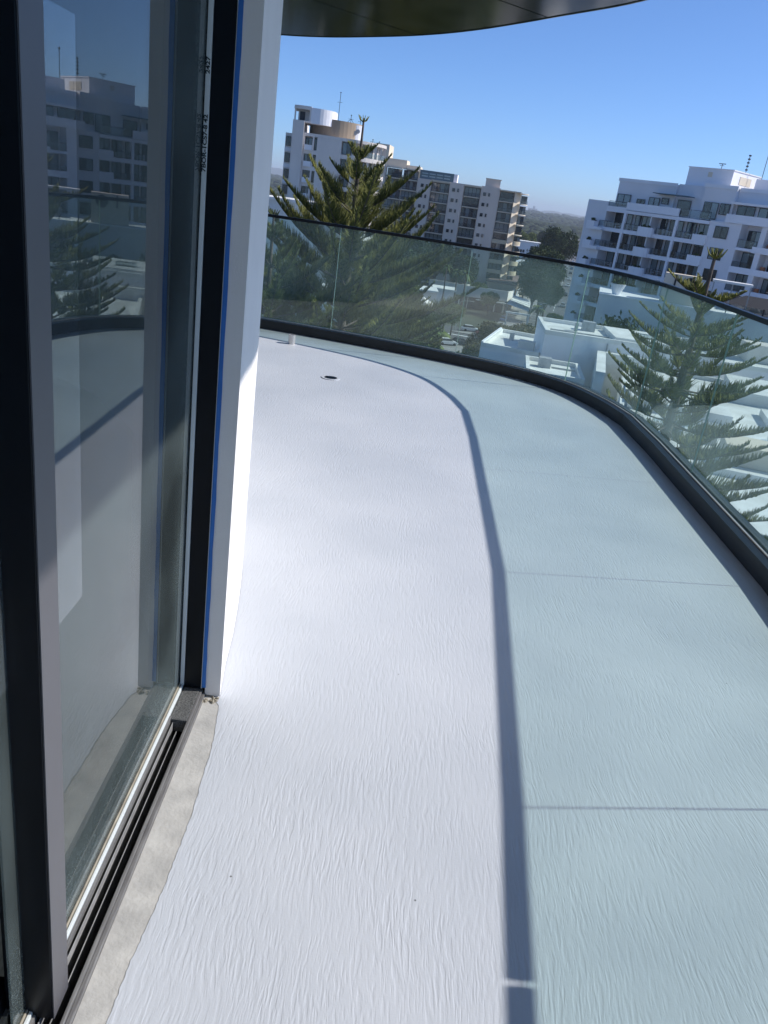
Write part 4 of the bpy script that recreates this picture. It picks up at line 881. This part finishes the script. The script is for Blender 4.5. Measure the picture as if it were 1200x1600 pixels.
_tree = {}
def tree_meshes(kind, m, h, rad, n, seed, lump=9, leaf=.35):
    g = np.random.default_rng(seed); C0 = []; R0 = []
    for i in range(lump):
        a = g.uniform(0, 6.28); rr = rad * g.uniform(.1, .72); C0.append([rr * math.cos(a), rr * math.sin(a), h * g.uniform(.5, .88)]); R0.append(rad * g.uniform(.3, .5))
    C0 = np.array(C0); R0 = np.array(R0); idx = g.integers(0, lump, n); dv = g.normal(size=(n, 3)); dv /= np.linalg.norm(dv, axis=1)[:, None]
    c = C0[idx] + dv * (R0[idx] * g.uniform(.55, 1.12, n) ** .6)[:, None] * np.array([1, 1, .8]); k = 3
    cc_ = np.repeat(c, k, 0) + g.normal(size=(n * k, 3)) * leaf * .8
    u = g.normal(size=(n * k, 3)); u /= np.linalg.norm(u, axis=1)[:, None]; v = g.normal(size=(n * k, 3)); v -= (v * u).sum(1)[:, None] * u; v /= np.linalg.norm(v, axis=1)[:, None]
    s_ = leaf * g.uniform(.5, 1.2, n * k)[:, None]
    V = np.stack([cc_ - u * s_, cc_ + v * s_ * .5, cc_ + u * s_, cc_ - v * s_ * .5], 1).reshape(-1, 3); F = np.arange(len(V)).reshape(-1, 4)
    tr = MB(); tr.tube([(0, 0, 0), (rad * .03, 0, h * .3), (0, 0, h * .6)], [h * .03, h * .022, h * .012], 7)
    for i in range(min(lump, 6)): tr.tube([(0, 0, h * .3), tuple(C0[i] * np.array([.5, .5, .8])), tuple(C0[i])], [h * .015, h * .01, h * .004], 5)
    _tree[kind] = (tr.mesh('trunk', M['bark']), V, F, m)
    me = bpy.data.meshes.new('crown'); me.vertices.add(len(V)); me.vertices.foreach_set('co', V.astype(np.float32).ravel()); me.loops.add(F.size); me.loops.foreach_set('vertex_index', F.astype(np.int32).ravel())
    me.polygons.add(len(F)); me.polygons.foreach_set('loop_start', np.arange(0, F.size, 4, dtype=np.int32)); me.polygons.foreach_set('loop_total', np.full(len(F), 4, np.int32)); me.materials.append(m); me.update(calc_edges=True)
    _tree[kind] = (_tree[kind][0], me)
tree_meshes('mid', M['leafmid'], 10, 4.2, 5200, 1, 13, .22)
tree_meshes('dark', M['leafdark'], 14, 6.0, 7000, 2, 15, .30)
tree_meshes('olive', M['leafolive'], 8, 4.6, 6000, 3, 14, .20)
tree_meshes('bright', M['leafbright'], 12, 6.5, 4500, 4, 10, .35)
tree_meshes('pinemid', M['needle2'], 15, 4.2, 5500, 5, 14, .26)
def tree(kind, name, x, y, sc_, label, z=G, grp=None, sz=None):
    t = thing(name, (x, y, z), label, 'tree', rz=rnd.uniform(0, 6.28), group=grp)
    tm, cm = _tree[kind]; s3 = (sc_, sc_, sz or sc_)
    link('trunk', tm, t, scale=s3); link('crown', cm, t, scale=s3); return t
def palm(x, y, h, label, z=G, r=2.6, n=26, m='leafmid'):
    t = thing('palm_tree', (x, y, z), label, 'palm')
    MB().tube([(0, 0, 0), (.2, 0, h * .5), (0, 0, h)], [.28, .2, .16], 7).build('trunk', M['bark'], t, fixn=False)
    mb = MB()
    for i in range(n):
        a = rnd.uniform(0, 6.28); e = rnd.uniform(-.2, 1.2); prev = None
        for k in range(6):
            s_ = k / 5; d = r * s_ * math.cos(e * (1 - s_ * .3)); zz_ = h + r * (math.sin(e) * s_ - .75 * s_ * s_); wd = .26 * math.sin(min(3.0, .4 + s_ * 2.7)) + .02
            c = Vector((d * math.cos(a), d * math.sin(a), zz_)); w_ = Vector((-math.sin(a), math.cos(a), 0)) * wd
            if prev: mb.poly([prev[0] - prev[1], prev[0] + prev[1], c + w_, c - w_])
            prev = (c, w_)
    mb.build('fronds', M[m], t, fixn=False)
# trees right behind and below the tall pine
spec = [('mid', -9.6, 62, 1.25, 'leafy tree low behind the glass at the far left'), ('dark', -7.9, 75, 1.1, 'dark tree under the pine left of the glass joint'), ('mid', -6.2, 66, 1.3, 'mid green tree directly below the tall pine'),
        ('pinemid', -3.9, 82, 1.15, 'feathery tree right of the tall pine trunk low in the glass'), ('mid', -2.4, 92, 1.35, 'round green tree left of the beige shop wall'), ('mid', -.6, 112, 1.25, 'green tree in front of the beige boxy building'),
        ('pinemid', -1.3, 140, 1.1, 'tree between the beige boxy building and the pine'), ('mid', .5, 160, .9, 'small tree under the beige gable wall'), ('mid', 2.3, 182, .75, 'street tree below the white umbrellas'), ('mid', 2.9, 190, .7, 'street tree right of the white umbrellas'),
        ('dark', -2.2, 170, 1.2, 'dark tree behind the beige boxy building at its left'), ('dark', -.4, 245, 1.15, 'dark tree behind the beige boxy building'), ('dark', 1.0, 255, 1.1, 'dark tree in front of the balcony block left pier'),
        ('dark', 3.0, 258, .9, 'dark tree at the foot of the balcony block'), ('mid', 4.3, 250, .7, 'small tree beside the curved podium'), ('mid', 5.2, 236, .62, 'street tree in front of the shop glazing'),
        ('dark', 8.55, 262, 1.25, 'large dark fig tree beside the main street'), ('dark', 8.1, 240, .9, 'dark bushy tree below the large fig'), ('dark', 9.0, 236, .8, 'dark tree between fig and main street'), ('dark', 9.15, 395, 1.5, 'tall dark conical tree beside the main street'),
        ('bright', 6.95, 560, 1.15, 'sunlit yellow green tree beside the tall balcony block'), ('olive', 8.9, 420, .9, 'olive bush tree in front of the red roofs'), ('dark', 8.2, 640, 1.1, 'dark tree beyond the white hall'),
        ('olive', 5.9, 152, 1.0, 'brown green bushy tree left end of the hedge by the white roofs'), ('olive', 6.9, 148, 1.05, 'brown green bushy tree in the middle of the hedge'), ('olive', 7.9, 152, 1.05, 'brown green bushy tree right of the hedge centre'), ('olive', 8.9, 158, 1.0, 'brown green bushy tree right end of the hedge'), ('olive', 5.2, 140, .8, 'small brown bush at the left foot of the hedge'),
        ('dark', 7.4, 300, .8, 'dark tree behind the shop row'), ('mid', 9.9, 215, .55, 'small street tree near the white apartment block'), ('dark', 15.5, 92, 1.0, 'dark tree in front of the blue grey block'), ('mid', 17.6, 90, 1.1, 'green tree behind the near pine'), ('dark', 21.0, 90, 1.05, 'dark tree below the rooftop pavilion')]
hts = {'mid': 10, 'dark': 14, 'olive': 8, 'bright': 12, 'pinemid': 15}
for kd, az_, d_, s_, lb in spec:
    tree(kd, {'mid': 'broadleaf_tree', 'dark': 'dark_tree', 'olive': 'hedge_tree', 'bright': 'bright_tree', 'pinemid': 'feathery_tree'}[kd], *pol(az_, d_), s_, lb, sz=s_ * ({'dark': 1.42, 'mid': 1.75}[kd] if (d_ < 100 and az_ > 10) else 1.15))
for az_, d_, h_, lb in ((1.9, 225, 12.5, 'leftmost of the three palms before the balcony block'), (2.7, 228, 11.5, 'middle palm before the balcony block'), (3.3, 226, 11.5, 'rightmost of the three palms before the balcony block'), (8.6, 205, 7.5, 'palm crown in front of the large fig tree')):
    palm(*pol(az_, d_), h_, lb)
for az_, d_, h_, lb in ((7.3, 190, 3.0, 'spiky palm below the white awning'), (7.9, 186, 3.6, 'spiky palm right of the awning by the crossing'), (6.9, 183, 2.2, 'low spiky palm at the crossing corner')): palm(*pol(az_, d_), h_, lb, r=3.4, n=34)
# ground cover and the far bushland
def lumps(name, pos, size, m, seed, flat=.6):
    g = np.random.default_rng(seed); n = len(pos)
    ph = np.array([[math.cos(a) * math.cos(e), math.sin(a) * math.cos(e), math.sin(e)] for e in (-.2, .45, 1.0) for a in np.linspace(0, 6.283, 6, endpoint=False)] + [[0, 0, 1]])
    V = pos[:, None, :] + ph[None] * size[:, None, None] * g.uniform(.75, 1.25, (n, len(ph), 1)) * np.array([1, 1, flat]); F = []
    for r_ in (0, 6):
        for j in range(6): F.append([r_ + j, r_ + (j + 1) % 6, r_ + 6 + (j + 1) % 6, r_ + 6 + j])
    F = np.array(F)
    for j in range(0, 6, 2): F = np.vstack([F, [12 + j, 12 + (j + 1) % 6, 12 + (j + 2) % 6, 18]])
    FF = (np.arange(n) * len(ph))[:, None, None] + F[None]
    o = frame_mesh(name, V.reshape(-1, 3), FF.reshape(-1, 4), m); o['kind'] = 'stuff'; return o
g = np.random.default_rng(5); n = 16000
dd_ = 640 * (7.2 ** g.uniform(0, 1, n)); aa = R(1) * g.uniform(-34, 40, n); keep = np.ones(n, bool)
px_, py_ = dd_ * np.sin(aa), dd_ * np.cos(aa); lat = (px_ - RO[0]) * rn[0] + (py_ - RO[1]) * rn[1]; keep = (np.abs(lat) > 15) | (dd_ > 1500)
hgt = G + 2 + np.clip((dd_ - 1400) / 3000, 0, 1) * 19 + 4 * np.sin(dd_ / 240 + aa * 9)
pos = np.stack([px_, py_, hgt], 1)[keep]; lumps('bushland', pos, (3.2 + dd_ / 420)[keep] * g.uniform(.7, 1.5, keep.sum()), M['forest'], 6)
n = 1500; dd_ = g.uniform(280, 640, n); aa = R(1) * g.uniform(-12, 9.6, n); px_, py_ = dd_ * np.sin(aa), dd_ * np.cos(aa); lat = (px_ - RO[0]) * rn[0] + (py_ - RO[1]) * rn[1]; k_ = np.abs(lat) > 22
lumps('garden_shrubs', np.stack([px_, py_, np.full(n, G + 1.)], 1)[k_], g.uniform(1.2, 3.6, k_.sum()), M['leafdark'], 9, .9)
n = 1100; dd_ = g.uniform(60, 190, n); aa = R(1) * g.uniform(-14, 2.3, n)
lumps('garden_shrubs', np.stack([dd_ * np.sin(aa), dd_ * np.cos(aa), np.full(n, G + .6)], 1), g.uniform(.6, 2.0, n), M['leafmid'], 10, .9)
# terrain rising under the bushland, hills, far towers
mb = MB(); X = np.linspace(-3600, 3600, 30)
for a, b, za, zb in ((1300, 2800, G + .5, G + 11), (2800, 4700, G + 11, G + 18)):
    for x0, x1 in zip(X[:-1], X[1:]): mb.poly([(x0 * a / 2000, a, za), (x1 * a / 2000, a, za), (x1 * b / 2000, b, zb), (x0 * b / 2000, b, zb)])
o = mb.build('bushland_terrain', M['forest'], fixn=False); tag(o, kind='structure')
mb = MB(); rows = []
az_l = np.linspace(-40, 40, 140)
def hh(a, f): return f * (1 + .35 * math.sin(a * .55 + 1) + .22 * math.sin(a * 1.7) + .10 * math.sin(a * 4.1))
for d_, f in ((7600, -8), (8600, 42), (9800, 64)):
    rows.append([(*pol(a, d_), G + (0 if f < 0 else hh(a, f))) for a in az_l])
for r0, r1 in zip(rows[:-1], rows[1:]):
    for i in range(len(az_l) - 1): mb.poly([r0[i], r0[i + 1], r1[i + 1], r1[i]])
o = mb.build('far_hills', M['hill'], smooth=True, fixn=False); tag(o, kind='structure')
mb = MB()
for i in range(150):
    a = rnd.uniform(-20, 30); d_ = rnd.uniform(4900, 6800); x, y = pol(a, d_); w_ = rnd.uniform(12, 60); mb.box(x - w_, x + w_, y, y + 20, G, G + rnd.uniform(16, 26))
o = mb.build('far_suburbs', M['farpale'], fixn=False); tag(o, kind='stuff')
mb = MB()
for i in range(22):
    a = 6.9 + rnd.gauss(.3, .55); x, y = pol(a, 8400 + rnd.uniform(0, 600)); w_ = rnd.uniform(9, 20); mb.box(x - w_, x + w_, y, y + 25, G, G + rnd.uniform(45, 92) * max(.5, 1 - abs(a - 7.1)))
o = mb.build('far_city_towers', M['fartower'], fixn=False); tag(o, kind='stuff')
